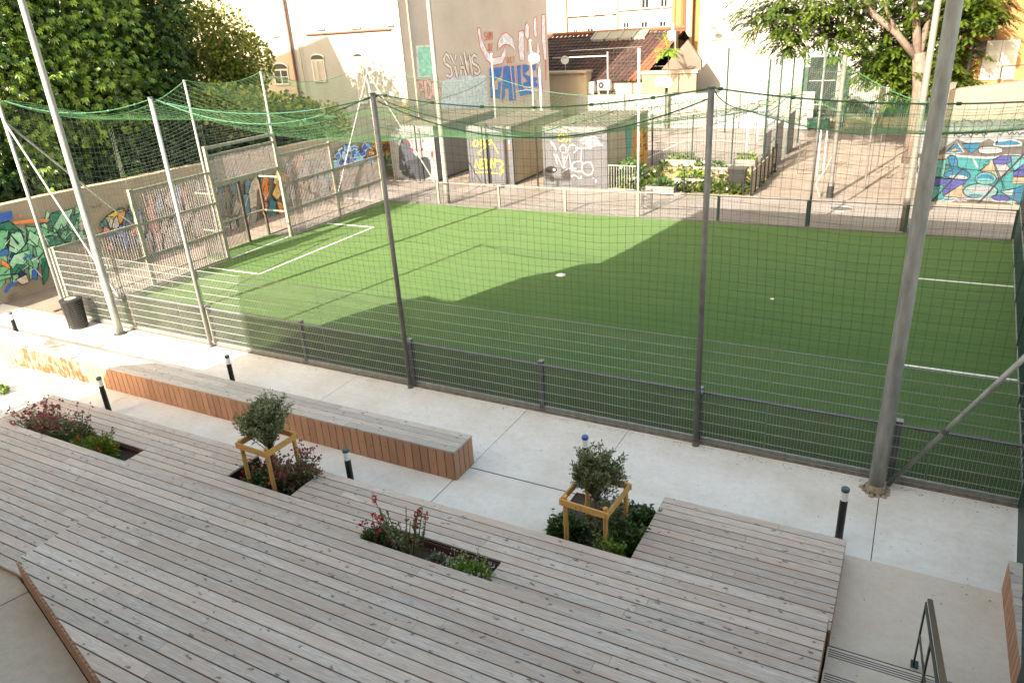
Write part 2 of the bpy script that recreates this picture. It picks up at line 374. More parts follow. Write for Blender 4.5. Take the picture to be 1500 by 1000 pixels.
# raised terrace at the building's foot (behind / left of the deck)
def slant(x): return 3.43-0.2745*(x+9.3)
TZ = 0.85
m_ = MB(); poly = [(-34, -1.5), (-0.1, -1.5), (-0.1, slant(-0.1)), (-9.3, slant(-9.3)), (-15.2, 5.05), (-34, 9.0)]
poly = [(-34, -1.5), (-0.1, -1.5), (-0.1, slant(-0.1)-0.03), (-9.33, slant(-9.3)-0.03), (-15.6, 4.85), (-15.6, 5.6), (-34, 5.6)]
m_.add([(x, y, TZ) for x, y in poly]+[(x, y, -0.3) for x, y in poly], [tuple(range(len(poly)))]+[(i, i+len(poly), (i+1) % len(poly)+len(poly), (i+1) % len(poly)) for i in range(len(poly))])
m_.build('terrace', M['terrace'], kind='structure')
a, b = G(0, 887, TZ), G(30, 872, TZ)
d = (b-a).normalized()
MB().obox(a-d*3+Vector((0, 0, 0.0015)), b+d*0.2+Vector((0, 0, 0.0015)), 0.01, 0.003).build('terrace_joint', M['soil'], kind='structure')

# pitch
PX0, PX1, PY0, PY1 = -20.9, 2.9, 11.34, 26.2
MB().box(PX0, PX1, PY0+.06, PY1, -0.3, 0.004).build('football_pitch', M['turf'], kind='structure')
MB().box(PX0-1.15, PX0-.002, 17.1, 20.2, -0.3, 0.004).build('goal_turf', M['turf'], kind='structure')
ln = thing('pitch_lines', None, None, (0, 0, 0)); tag(ln, kind='structure')
W = 0.035; Z1 = 0.010
def line(x0, y0, x1, y1):
    MB().obox((x0, y0, Z1-0.002), (x1, y1, Z1-0.002), 2*W, 0.006).build('painted_line', M['white'], ln)
for args in ((-18.48, 16.12, -18.48, 22.25), (-20.85, 16.16, -18.52, 16.16), (-20.85, 22.21, -18.52, 22.21),
             (0.12, 15.85, 0.12, 21.8), (0.16, 15.89, 2.88, 15.89), (0.16, 21.76, 2.88, 21.76)): line(*args)
for (x, y, r_) in ((-8.97, 19.08, 0.15), (-2.84, 18.97, 0.05)):
    m_ = MB(); m_.tube((x, y, 0.005), (x, y, 0.011), r_, n=20); m_.build('painted_spot', M['white'], ln)
# alley beyond the pitch
MB().box(-34, 12, 26.2, 26.32, -0.3, 0.06).build('kerb', M['road'], kind='structure')
m_ = MB(); m_.box(-45, 30, 26.32, 30.2, -0.3, 0.0); m_.build('alley', M['road'], kind='structure')
MB().box(-24.4, -5.75, 30.2, 36.2, -0.3, 0.02).build('alley_apron', M['gravel'], kind='structure')
MB().box(-24.4, -5.75, 36.2, 49.0, -0.3, 0.03).build('sports_court', M['court'], kind='structure')
MB().box(-5.75, 8, 30.2, 60, -0.3, 0.03).build('gravel_path', M['gravel'], kind='structure')
MB().box(-27.5, -22.1, 8.0, 26.3, -0.3, -0.004).build('side_strip', M['gravel'], kind='structure')
cl = thing('court_lines', None, None, (0, 0, 0)); tag(cl, kind='structure')
for (a_, b_) in (((930, 240), (1005, 205)), ((1005, 205), (1100, 208))):
    p, q = G(*a_, 0.036), G(*b_, 0.036); MB().obox(p, q, 0.07, 0.004).build('painted_line', M['white'], cl)

# ------------------------------------------------------------------ timber deck (terraced seating)
deck = thing('timber_deck', 'stepped timber seating deck of weathered grey planks with planting holes', 'deck', (-7, 5, 0))
ZP, ZA, ZB, ZC = 0.30, 0.52, 0.93, 1.25
PW = 0.15; GAP = 0.016
XLD = -15.25
def rows(ytop, ybot, z, spans_fn, slantend=False):
    k = 0; y1 = ytop
    while y1 > ybot+0.05:
        y0 = y1-PW
        for (xa, xb) in spans_fn(y0+GAP, y1):
            off = random.uniform(0.6, 3.9); x = xa; cuts = [xa]
            x = xa+off
            while x < xb-0.6:
                cuts.append(x); x += random.choice((3.9, 4.2, 3.3))
            cuts.append(xb)
            for i in range(len(cuts)-1):
                c0 = cuts[i]+(0.0015 if i else 0); c1 = cuts[i+1]-(0.0015 if i < len(cuts)-2 else 0)
                dz = random.uniform(-0.0015, 0.0015)
                plank('plank', M['deck'], deck, c0, c1, y0+GAP, y1, z+dz)
        y1 = y0; k += 1
XR_P, XR_A, XR_B = -0.135, -0.17, -0.215
rows(9.13, 7.36, ZP, lambda a, b: [(-2.68, XR_P)])
HOLE1 = (-14.15, -11.35); HOLE3 = (-6.12, -4.12); NOTCH = (-9.28, -7.88)
def sA(y0, y1):
    ym = (y0+y1)/2
    if ym > 6.6: return [(XLD, NOTCH[0]), (NOTCH[1], XR_A)]
    return [(XLD, HOLE1[0]), (HOLE1[1], HOLE3[0]), (HOLE3[1], XR_A)]
rows(7.35, 5.6, ZA, sA)
XJ = -9.3
rows(5.83, 4.6, ZB, lambda a, b: [(XLD, XR_B)])
rows(4.63, 3.46, ZB, lambda a, b: [(XLD if b > 5.0 else XLD, XJ-0.004)])
# top tier, cut by the slanted back edge
y1 = 4.66; rr = 0
while y1 > 1.0:
    y0 = y1-PW+GAP
    def xs_(y): return -9.3+(3.43-y)/0.2745
    xl0, xl1 = max(XJ, xs_(y0)), max(XJ, xs_(y1))
    xa = max(xl0, xl1); cuts = []; x = xa+random.uniform(0.8, 3.6)
    while x < XR_B-0.6: cuts.append(x); x += random.choice((3.9, 4.2, 3.3))
    cuts.append(XR_B)
    plank('plank', M['deck'], deck, 0, cuts[0]-0.0015, y0, y1, ZC, xl=(xl0, xl1))
    for i in range(len(cuts)-1): plank('plank', M['deck'], deck, cuts[i]+0.0015, cuts[i+1]-0.0015, y0, y1, ZC+random.uniform(-.0015, .0015))
    y1 -= PW; rr += 1
# joists / solid dark underside
u = MB(); t_ = 0.075
def ub(x0, x1, y0, y1, z): u.box(x0, x1, y0, y1, -0.2, z-t_)
ub(-2.66, XR_P-0.03, 7.37, 9.11, ZP)
for (x0, x1) in ((XLD+0.03, NOTCH[0]-0.03), (NOTCH[1]+0.03, XR_A-0.03)): ub(x0, x1, 6.63, 7.33, ZA)
for (x0, x1) in ((XLD+0.03, HOLE1[0]-0.03), (HOLE1[1]+0.03, HOLE3[0]-0.03), (HOLE3[1]+0.03, XR_A-0.03)): ub(x0, x1, 5.835, 6.60, ZA)
ub(XLD+0.03, XR_B-0.03, 4.7, 5.81, ZB); 
u.build('joist_frame', M['underdeck'], deck)
u = MB(); pl = [(XJ+0.02, 4.64), (XR_B-0.03, 4.64), (XR_B-0.03, slant(XR_B)+0.03), (XJ+0.02, slant(XJ)+0.03)]
u.add([(x, y, ZC-t_) for x, y in pl]+[(x, y, -0.2) for x, y in pl], [(0, 3, 2, 1), (0, 1, 5, 4), (1, 2, 6, 5), (2, 3, 7, 6), (3, 0, 4, 7)])
u.box(XLD+0.03, XJ+0.01, 3.5, 4.69, -0.2, ZB-t_)
u.build('joist_frame', M['underdeck'], deck)
# fascia boards (vertical) on the open sides
def fascia(p0, p1, z0, z1, th=0.025, w=0.14, parent=deck, mt=None):
    p0 = Vector(p0); p1 = Vector(p1); Ln = (p1-p0).length; d = (p1-p0)/Ln; n = max(1, round(Ln/w)); st = Ln/n
    nrm = Vector((d.y, -d.x)) 
    for i in range(n):
        a_ = p0+d*(i*st+0.008); b_ = p0+d*((i+1)*st-0.008); a2 = a_+nrm*th; b2 = b_+nrm*th
        j = random.uniform(-.002, .002)
        v = [(a_.x, a_.y, z0), (b_.x, b_.y, z0), (b2.x, b2.y, z0), (a2.x, a2.y, z0), (a_.x, a_.y, z1+j), (b_.x, b_.y, z1+j), (b2.x, b2.y, z1+j), (a2.x, a2.y, z1+j)]
        MB().add(v, [(0, 3, 2, 1), (4, 5, 6, 7), (0, 1, 5, 4), (1, 2, 6, 5), (2, 3, 7, 6), (3, 0, 4, 7)]).build('cladding_board', mt or M['cladding'], parent)
# right side faces (+X): direction +Y gives normal (+1,0)
fascia((XR_P-0.022, 7.4), (XR_P-0.022, 9.13), 0.004, ZP-0.03)
fascia((XR_A-0.022, 5.85), (XR_A-0.022, 7.35), 0.004, ZA-0.03)
fascia((XR_B-0.022, 4.7), (XR_B-0.022, 5.83), 0.004, ZB-0.03)
fascia((XR_B-0.022, 1.0), (XR_B-0.022, 4.66), 0.004, ZC-0.03)
# back skirt of the top tier above the terrace (faces -Y)
fascia((XJ, slant(XJ)), (-1.5, slant(-1.5)), TZ+0.003, ZC-0.03, w=0.095)
fascia((XLD, 3.48), (XJ-0.01, 3.48), TZ-0.3, ZB-0.03)
# trim board capping the skirt
# ------------------------------------------------------------------ long bench
bench = thing('long_bench', 'long low timber box bench with grey top planks between deck and pitch fence', 'bench', (-15, 8.9, 0))
BX0, BX1, BY0, BY1, BZ = -27.0, -6.12, 8.60, 9.20, 0.565
bw = (BY1-BY0)/4
for r_ in range(4):
    x = BX0; cuts = [BX0, BX0+random.uniform(1, 3.8)]
    while cuts[-1] < BX1-1: cuts.append(cuts[-1]+4.0)
    cuts[-1] = BX1
    for i in range(len(cuts)-1):
        plank('seat_plank', M['bench_top'], bench, cuts[i]+0.002, cuts[i+1]-0.002, BY0+r_*bw+0.005, BY0+(r_+1)*bw-0.003, BZ+random.uniform(-.0015, .0015))
fascia((BX0, BY0+0.028), (BX1-0.03, BY0+0.028), 0.004, BZ-0.03, parent=bench, w=0.17)
fascia((BX1-0.03, BY0+0.005), (BX1-0.03, BY1-0.005), 0.004, BZ-0.03, parent=bench, w=0.132)
MB().box(BX0, BX1-0.034, BY0+0.032, BY1-0.01, 0.0, BZ-0.032).build('bench_core', M['underdeck'], bench)

# short bench at the right edge
b2 = thing('corner_bench', 'low timber box bench at the right edge beside the green railing', 'bench', (1.75, 8.0, 0))
for k in range(22):
    y1 = 9.3-k*0.14
    MB().box(1.72, 2.3, y1-0.134, y1, 0.42, 0.45).build('seat_plank', M['bench_top'], b2)
fascia((1.742, 9.3), (1.742, 6.2), 0.004, 0.418, parent=b2, w=0.14)
MB().box(1.745, 2.28, 6.2, 9.28, 0.0, 0.415).build('bench_core', M['underdeck'], b2)

# ------------------------------------------------------------------ stairs and handrail
st = thing('stairs', 'pale concrete steps with grooved nosings beside the deck', 'stairs', (1, 6.5, 0))
MB().box(-0.14, 4.0, 7.385, 7.41, -0.2, 0.003).build('drain_slot', M['black'], st)
ys = [7.36, 6.78, 6.42, 6.0, 5.6, 5.2]
ys = [7.34, 6.80, 6.44, 6.08, 5.72, 5.36]
for k, y in enumerate(ys):
    z = 0.06+0.16*k
    yn = ys[k+1] if k+1 < len(ys) else 3.0
    MB().box(-0.14, 4.0, yn-0.05, y, -0.2, z).build('step', M['step'], st)
    g2_ = MB()
    for q in range(4): g2_.box(-0.12, 4.0, y-0.05-q*0.035, y-0.038-q*0.035, z, z+0.004)
    g2_.build('nosing_strip', M['galvdark'], st)
hr = thing('handrail', 'dark flat bar handrail at the foot of the concrete stairs', 'handrail', (0.73, 7.2, 0))
pb = G(1338, 972, 0.06); px, py = pb.x, pb.y
pt = Vector((px, py, 0.96))
MB().box(px-0.008, px+0.008, py-0.035, py+0.035, 0.06, 0.95).build('post', M['black'], hr)
MB().box(px-0.03, px+0.05, py-0.06, py+0.05, 0.06, 0.075).build('base_plate', M['dkgreen'], hr)
dz_ = 0.42
MB().obox((px+0.03, py+0.02, 1.0), (px+0.03, py-3.0, 1.0+3.0*dz_), 0.05, 0.022).build('top_rail', mat('worn_brown_rail', (0.045, 0.038, 0.025), 0.4, 0.3, 8), hr)
MB().obox((px, py, 0.93), (px, py-3.0, 0.93+3.0*dz_), 0.012, 0.07).build('side_rail', M['dkgreen'], hr)
MB().obox((px, py, 0.50), (px, py-3.0, 0.50+3.0*dz_), 0.012, 0.05).build('side_rail', M['black'], hr)
MB().box(px-0.008, px+0.008, py-1.05, py-0.98, 0.3, 1.35).build('post', M['black'], hr)

# ------------------------------------------------------------------ bollards
def bollard(loc, label, cap):
    o = thing('bollard_light', label, 'bollard', loc, 'bollard lights along the pavement')
    x, y, z = loc
    MB().tube((x, y, 0), (x, y, 0.70), 0.052, n=20).build('post', M['black'], o, smooth=False)
    MB().tube((x, y, 0.70), (x, y, 0.845), 0.050, n=20).build('lens', M['lens'], o)
    MB().path([(x, y, 0.845), (x, y, 0.885), (x, y, 0.9)], [0.056, 0.056, 0.045], n=20).build('cap', cap, o)
    MB().tube((x, y, 0.004), (x, y, 0.012), 0.08, n=16).build('base_plate', M['galvdark'], o)
for (px_, py_, lab, cap) in ((1239, 714, 'black bollard light with white lens at the far right corner of the deck', M['capgrn']),
        (506, 657, 'black bollard light at the deck edge between left olive tree and bottlebrush', M['capgrn']),
        (332, 520, 'black bollard light standing behind the long bench near the shadow edge', M['capgrn']),
        (144, 552, 'black bollard light at the deck edge behind the leftmost flower bed', M['capgrn']),
        (857, 638, 'bollard light with bright blue cap behind the right olive tree', M['blue']),
        (14, 457, 'sunlit bollard light at the far left behind the bench', M['capgrn'])):
    p = G(px_, py_, 0.9); bollard((p.x, p.y, 0), lab, cap)

# ------------------------------------------------------------------ litter bin near the left corner
p = G(112, 476, 0); bx, by = G(118, 470, 0).x, G(118, 470, 0).y
bx, by = -19.95, 10.85
o = thing('litter_bin', 'black slatted round litter bin beside the sunlit wire fence', 'bin', (bx, by, 0))
nb = 0
for i in range(12):
    z0 = 0.06+i*0.062
    MB().path([(bx, by, z0), (bx, by, z0+0.042)], [0.245+0.003*i, 0.247+0.003*i], n=22, cap=False).build('slat_ring', M['black'], o)
m_ = MB()
for k in range(10):
    t = 2*math.pi*k/10; m_.obox((bx+0.238*math.cos(t), by+0.238*math.sin(t), 0.02), (bx+0.27*math.cos(t), by+0.27*math.sin(t), 0.82), 0.03, 0.008)
m_.build('upright', M['black'], o)
MB().path([(bx, by, 0.80), (bx, by, 0.84), (bx, by, 0.86)], [0.29, 0.29, 0.25], n=24).build('rim', M['black'], o)
MB().tube((bx, by, 0.859), (bx, by, 0.866), 0.15, n=20).build('lid', M['galv'], o)
MB().tube((bx, by, 0.0), (bx, by, 0.79), 0.20, n=16).build('liner', M['galvdark'], o)

# ------------------------------------------------------------------ front fence, nets
YF = 11.28; D = 3.08; XF0 = -18.16
ff = thing('wire_mesh_fence', 'two metre galvanised wire mesh fence along the near side of the pitch', 'fence', (-9, YF, 0))
FH = 2.02
posts = [-20.9]+[XF0+i*D for i in range(7)]+[3.2]
for i, x in enumerate(posts):
    MB().box(x-0.045, x+0.045, YF+0.06, YF+0.16, 0, 1.06).build('post', M['rail'] if x > -13 else M['cagegrn'], ff)
    MB().box(x-0.05, x+0.05, YF+0.055, YF+0.165, 1.06, 1.075).build('post_cap', M['galv'], ff)
for i in range(len(posts)-1):
    x0, x1 = posts[i]+0.046, posts[i+1]-0.046
    MB().tube((x0, YF+0.10, 0.985), (x1, YF+0.10, 0.985), 0.032, n=10).build('mid_rail', M['rail'], ff)
    MB().box(x0, x1, YF+0.07, YF+0.12, 0.05, 0.10).build('bottom_rail', M['galv'], ff)
    m_ = MB(); n = int((x1-x0)/0.025)
    for k in range(n):
        x = x0+(k+0.5)*(x1-x0)/n; m_.box(x-0.004, x+0.004, YF+0.088, YF+0.094, 0.11, 0.95)
    m_.build('infill_bars', M['infill'], ff, kind='stuff')
nP = 10; pw_ = (3.2+20.9)/nP
for i in range(nP):
    x0 = -20.9+i*pw_+0.012; x1 = -20.9+(i+1)*pw_-0.012
    yo = YF+0.01+(0.004 if i % 2 else -0.004)
    m_ = MB(); n = int((x1-x0)/0.05)
    for k in range(n+1):
        x = x0+k*(x1-x0)/n; m_.box(x-0.0022, x+0.0022, yo-0.0022, yo+0.0022, 0.06, FH)
    m_.build('wire_panel', M['wire'], ff, kind='stuff')
    m_ = MB()
    for k in range(11):
        z = 0.07+k*0.194
        m_.obox((x0, yo-0.007, z), (x1, yo-0.007, z), 0.009, 0.011)
    m_.build('horizontal_wires', M['wire'], ff)
MB().box(-20.99, -20.93, YF-0.03, YF+0.03, 0, 2.08).build('end_post', M['galv'], ff)

HN = 6.0
POLEX = [XF0+D*1, XF0+D*3, XF0+D*5]
def pole(name, loc, h, r_, label, mt, group, extra=None, r1=None, cat='pole'):
    o = thing(name, label, cat, loc, group)
    x, y, z = loc
    MB().tube((x, y, z), (x, y, h), r_, r1, n=18).build('shaft', mt, o, smooth=True)
    return o
labs = ['slim sunlit grey net pole on the near fence, leftmost', 'grey net pole on the near fence left of centre with a thin spike on top',
        'dark grey net pole on the near fence right of centre']
for i, x in enumerate(POLEX):
    o = pole('net_pole', (x, YF-0.07, 0), HN, 0.048, labs[i], M['galv'] if i == 0 else M['pole'], 'net poles on the near fence', cat='pole')
    MB().tube((x, YF-0.07, HN), (x, YF-0.07, HN+0.03), 0.055, n=14).build('cap', M['galvdark'], o)
    MB().box(x-0.065, x+0.065, YF-0.02, YF+0.055, 1.0, 1.05).build('clamp', M['galv'], o)
    for bz in (0.05,): MB().tube((x, YF-0.07, 0), (x, YF-0.07, 0.09), 0.062, n=14).build('foot_collar', M['pole'], o)
# far side poles
YB = 26.2
FARX = [-17.7+0, -12.0, -9.03, -5.9, -2.97, 2.9]
for (px_, lab) in ((-12.05, 'thin black net pole on the far fence in front of the yellow graffiti container'),
                   (-9.05, 'white net pole on the far fence left of the vegetable garden'),
                   (-2.97, 'dark net pole on the far fence in front of the gravel path')):
    if px_ == -12.05: continue
    pole('net_pole', (px_, YB+0.12, 0), 5.95, 0.04, lab, M['white'] if px_ == -9.05 else M['galvdark'], 'net poles on the far fence')
# black pole inside containers area
# left side poles (behind panels)
XS = -20.9
for (y, lab) in ((17.0, 'pale net pole rising beside the left end of the goal cage'), (20.3, 'pale net pole rising from the right end of the goal cage')):
    pole('net_pole', (XS-0.12, y, 0), 6.0, 0.04, lab, M['galv'], 'net poles on the left side')
# corner tripods
def tripod(x, y, dx, dy, label, top=6.0):
    o = thing('corner_pole', label, 'pole', (x, y, 0), 'braced corner poles')
    MB().tube((x, y, 0), (x, y, top), 0.045, n=16).build('shaft', M['galv'], o, smooth=True)
    MB().tube((x, y, top-0.5), (x+dx, y, 0.9), 0.028, n=10).build('brace', M['galv'], o)
    MB().tube((x, y, top-0.5), (x, y+dy, 0.9 if dy < 0 else 2.0), 0.028, n=10).build('brace', M['galv'], o)
tripod(-21.05, 11.22, 2.75, 2.8, 'sunlit corner pole with two long braces at the near left corner')
tripod(-21.05, 26.3, 2.9, -3.0, 'corner pole with two braces at the far left corner of the pitch')
# right corner: post with brace into the green railing
o = thing('brace_pole', 'slanting grey steel brace running up to the green corner post at right', 'brace', (0.3, YF, 0))
MB().tube((0.30, YF-0.12, 0.02), (1.98, YF-0.12, 3.02), 0.038, n=14).build('tube', M['galv'], o, smooth=True)
MB().tube((0.90, YF-0.12, 1.09), (0.94, YF-0.12, 1.165), 0.043, n=14).build('sleeve', M['galvdark'], o)

# floodlight masts
def mast(loc, label, r0, r1, mt, top=12):
    o = thing('floodlight_mast', label, 'lamp post', loc, 'tall lighting masts at the pitch corners')
    x, y, z = loc
    n = 12; pts = [(x, y, top*k/n) for k in range(n+1)]
    MB().path(pts, [r0+(r1-r0)*k/n for k in range(n+1)], n=24).build('shaft', mt, o, smooth=True)
    MB().tube((x, y, 0), (x, y, 0.025), r0*1.7, n=8).build('base_plate', M['galvdark'], o)
    m_ = MB(); m_.obox((x-0.6, y, top), (x+0.6, y, top), 0.08, 0.08); m_.build('cross_arm', mt, o)
    for s_ in (-0.45, 0.45): MB().box(x+s_-0.18, x+s_+0.18, y-0.1, y+0.25, top+0.05, top+0.3).build('floodlight', M['galvdark'], o)
    return o
o = mast((0.14, 10.98, 0), 'thick mottled galvanised mast at right in front of the near fence', 0.115, 0.075, M['galv'])
m_ = MB(); random.seed(3)
for k in range(14):
    a0 = 2*math.pi*k/14; rr_ = 0.15+random.uniform(0, 0.06)
    p_ = Vector((0.14+rr_*math.cos(a0), 10.98+rr_*math.sin(a0), 0)); m_.tube(p_, p_+Vector((0, 0, 0.035)), 0.05, 0.02, n=6)
m_.tube((0.14, 10.98, 0), (0.14, 10.98, 0.12), 0.16, 0.125, n=14)
m_.build('mortar_collar', mat('crumbly_mortar', (0.36, 0.28, 0.19), 0.95, 0.5, 20, bump=0.8), o)
mast((-18.30, 10.95, 0), 'sunlit pale mast at left in front of the near fence', 0.10, 0.062, M['galv'])
mast((-17.69, 26.42, 0), 'white mast behind the far fence near the dark mural container', 0.115, 0.075, mat('pale_mast_paint', (0.22, 0.21, 0.19), 0.5, 0.1, 3))
mast((-0.09, 26.5, 0), 'pale mast behind the far fence in front of the leafy tree', 0.11, 0.075, mat('cream_mast_paint', (0.15, 0.14, 0.12), 0.5, 0.1, 3))
for (x, y) in ((-18.05, 11.1),):
    pass

# net builders -------------------------------------------------------
def catz(x, xs_, sags, top=HN):
    for i in range(len(xs_)-1):
        if xs_[i] <= x <= xs_[i+1]:
            t = (x-xs_[i])/(xs_[i+1]-xs_[i]); return top-sags[i]*4*t*(1-t)
    return top
FX = [-20.9]+POLEX+[3.3]; FS = [0.32, 0.55, 0.26, 0.25]
def strand(mb, pts, r_):
    """3-sided thin strand"""
    mb.path(pts, r_, n=3, cap=False)
def netsheet(fn, nu, nv, r_, name, mt, parent, kind='stuff'):
    m_ = MB(); P = [[fn(i/nu, j/nv) for j in range(nv+1)] for i in range(nu+1)]
    for i in range(nu+1): strand(m_, P[i], r_)
    for j in range(nv+1): strand(m_, [P[i][j] for i in range(nu+1)], r_)
    return m_.build(name, mt, parent, kind=kind)
def nz(x, y, z, s=0.6): return mnoise.noise(Vector((x*s, y*s, z*s)))
def fn_front(u, v):
    x = -20.9+24.2*u; zt = catz(x, FX, FS); z0 = 1.98
    z = z0+(zt-z0)*v
    bow = math.sin(math.pi*v)
    return (x+0.05*nz(x, z, 3), YF+0.03+0.10*bow*nz(x*0.8, z, 1), z+0.06*bow*nz(x, z, 9, 0.9)-0.05*bow)
sn = thing('side_net', 'dark square mesh ball net above the near wire fence', 'net', (-9, YF, 2), 'ball stop nets around the pitch')
netsheet(fn_front, 170, 28, 0.0024, 'mesh', M['netdark'], sn)
def ropeline(mb, xs0, f, n=80, r_=0.012): mb.path([f(i/n) for i in range(n+1)], r_, n=5)
m_ = MB(); ropeline(m_, 0, lambda t: (-20.9+24.2*t, YF+0.02, catz(-20.9+24.2*t, FX, FS))); m_.build('edge_rope', M['rope'], sn)
m_ = MB()
for i in range(120):
    x = -20.9+24.2*(i+0.5)/120
    if i % 5 == 0:
        z = catz(x, FX, FS); m_.tube((x-0.03, YF+0.02, z), (x+0.03, YF+0.02, z), 0.026, n=6)
m_.build('rope_clips', M['rope'], sn, kind='stuff')
m_ = MB(); ropeline(m_, 0, lambda t: (-8.92+6.16*t, YF+0.05, HN-0.25-0.62*4*t*(1-t)+0.12)); ropeline(m_, 0, lambda t: (-15.08+6.16*t, YF+0.05, HN-0.3*4*t*(1-t)-0.05)); m_.build('slack_rope', M['rope'], sn, kind='stuff')
sn = thing('side_net', 'dark square mesh ball net above the far fence', 'net', (-9, YB, 2), 'ball stop nets around the pitch')
BX = [-20.9, -15.0, -9.05, -2.97, 3.3]; BH = [6.0, 5.2, 4.5, 5.75, 4.2]; BS = [.5, .35, .35, .6]
def backz(x):
    for i in range(4):
        if BX[i] <= x <= BX[i+1]:
            t = (x-BX[i])/(BX[i+1]-BX[i]); return BH[i]*(1-t)+BH[i+1]*t-BS[i]*4*t*(1-t)*(1 if i < 2 else 1.6)
    return 4.2
def fn_back(u, v):
    x = -20.9+24.2*u; zt = backz(x)
    z = 1.0+(zt-1.0)*v; bow = math.sin(math.pi*v)
    return (x+0.05*nz(x, z, 5), YB+0.05+0.1*bow*nz(x, z, 2), z)
netsheet(fn_back, 160, 33, 0.0022, 'mesh', M['netdark'], sn)
m_ = MB(); ropeline(m_, 0, lambda t: (-20.9+24.2*t, YB+0.04, backz(-20.9+24.2*t))); m_.build('edge_rope', M['rope'], sn)
sn = thing('side_net', 'pale square mesh ball net above the left end panels and goal', 'net', (XS, 19, 2), 'ball stop nets around the pitch')
LY = [11.28, 17.0, 20.3, 26.2]
def fn_left(u, v):
    y = 11.28+14.92*u; zt = catz(y, LY, [0.75, 0.25, 0.6], 6.0)
    z0 = 2.0 if (y < 14.05 or y > 23.1) else (3.0 if (y < 17.1 or y > 20.2) else 3.8)
    z = z0+(zt-z0)*v; bow = math.sin(math.pi*v)
    return (XS-0.05+0.1*bow*nz(y, z, 4), y, z)
netsheet(fn_left, 100, 24, 0.0021, 'mesh', M['netpale'], sn)
m_ = MB(); ropeline(m_, 0, lambda t: (XS-0.05, 11.28+14.92*t, catz(11.28+14.92*t, LY, [0.75, 0.25, 0.6], 6.0))); m_.build('edge_rope', M['netgreen'], sn)
rn = thing('roof_net', 'sagging green mesh net stretched over the whole pitch', 'net', (-9, 18, 6))
def fn_roof(u, v):
    x = -20.9+24.2*u; y = YF+14.92*v
    e0 = catz(x, FX, FS); e1 = backz(x); eL = catz(y, LY, [0.75, 0.25, 0.6], 6.0)
    base = e0*(1-v)+e1*v
    wl = max(0, 1-u*7); base = base*(1-wl)+eL*wl
    belly = 0.95*(math.sin(math.pi*v)**0.7)*(min(1, u*5+0.0)**0.6)*min(1, (1.02-u)*5)**0.6
    bb = math.sin(math.pi*v)*math.sin(math.pi*u)
    return (x+0.08*bb*nz(x, y, 7), y+0.08*bb*nz(x, y, 8), base-belly*(0.85+0.35*nz(x*0.5, y*0.5, 3))-0.06*bb)
netsheet(fn_roof, 130, 80, 0.0022, 'mesh', M['netgreen'], rn)
m_ = MB()
for xx in (-15.08, -8.92, -2.76):
    u_ = (xx+20.9)/24.2; m_.path([fn_roof(u_, i/40) for i in range(41)], 0.008, n=4)
m_.build('support_rope', M['rope'], rn)

# ------------------------------------------------------------------ far fence
fb = thing('low_far_fence', 'waist high fence with posts and top rail along the far side of the pitch', 'fence', (-9, YB, 0))
fx = [-20.9]+[-17.99+i*2.994 for i in range(7)]+[2.9]
for i, x in enumerate(fx):
    MB().box(x-0.045, x+0.045, YB-0.03, YB+0.05, 0, 0.97).build('post', mat('tan_post_paint', (0.20, 0.165, 0.13), 0.6, 0.3, 5) if x < -7 else M['dkgreen'], fb)
for i in range(len(fx)-1):
    x0, x1 = fx[i]+0.046, fx[i+1]-0.046
    mt_ = M['galvdark'] if x0 < -8 else M['rail']
    MB().tube((x0, YB, 0.95), (x1, YB, 0.95), 0.025, n=8).build('top_rail', mt_, fb)
    MB().tube((x0, YB, 0.5), (x1, YB, 0.5), 0.012, n=6).build('mid_rail', mt_, fb)
    m_ = MB(); n = int((x1-x0)/0.1)
    for k in range(n+1):
        x = x0+k*(x1-x0)/n; m_.box(x-0.002, x+0.002, YB-0.002, YB+0.002, 0.06, 0.94)
    for k in range(8): m_.box(x0, x1, YB-0.002, YB+0.002, 0.1+k*0.11, 0.104+k*0.11)
    m_.build('wire_panel', M['infill'], fb, kind='stuff')
MB().box(-20.9, 2.9, YB-0.06, YB-0.01, 0.0, 0.07).build('bottom_board', M['galvdark'], fb)

# ------------------------------------------------------------------ left end: bar panels and goal cage
le = thing('end_fence', 'stepped end fence of steel bar panels around the goal recess on the left', 'fence', (XS, 19, 0))
secs = [(11.3, 14.05, 2.05), (14.05, 17.1, 3.05), (20.2, 23.1, 3.05), (23.1, 26.2, 2.02)]
for (y0, y1, h) in secs:
    m_ = MB(); n = int((y1-y0)/0.085)
    for k in range(n):
        y = y0+0.05+(k+0.5)*(y1-y0-0.1)/n; m_.box(XS-0.004, XS+0.004, y-0.017, y+0.017, 0.08, h-0.02)
    m_.build('bar_panel', M['bars'], le, kind='stuff')
    zz = [0.06, 1.0, h] if h < 2.5 else [0.06, 1.02, 2.02, h]
    for z in zz: MB().box(XS-0.03, XS+0.035, y0+0.04, y1-0.04, z-0.035, z+0.035).build('rail', M['cagegrn'], le)
for (y, h) in ((14.05, 3.12), (17.1, 3.9), (20.2, 3.9), (23.1, 3.12), (26.15, 2.1), (11.36, 2.1)):
    MB().box(XS-0.06, XS+0.05, y-0.05, y+0.05, 0, h).build('post', M['cagegrn'], le)
gl = thing('goal_cage', 'steel football goal recess with barred board above its crossbar', 'goal', (XS, 18.6, 0))
GX = XS-1.1
MB().box(XS-0.05, XS+0.05, 17.16, 20.14, 2.55, 2.68).build('crossbar', M['cagegrn'], gl)
MB().box(XS-0.04, XS+0.04, 17.16, 20.14, 3.78, 3.88).build('top_rail', M['cagegrn'], gl)
MB().box(XS-0.03, XS+0.03, 17.16, 20.14, 3.55, 3.61).build('rail', M['cagegrn'], gl)
m_ = MB(); n = 46
for k in range(n):
    y = 17.2+(k+0.5)*2.9/n; m_.box(XS-0.004, XS+0.004, y-0.017, y+0.017, 2.69, 3.55)
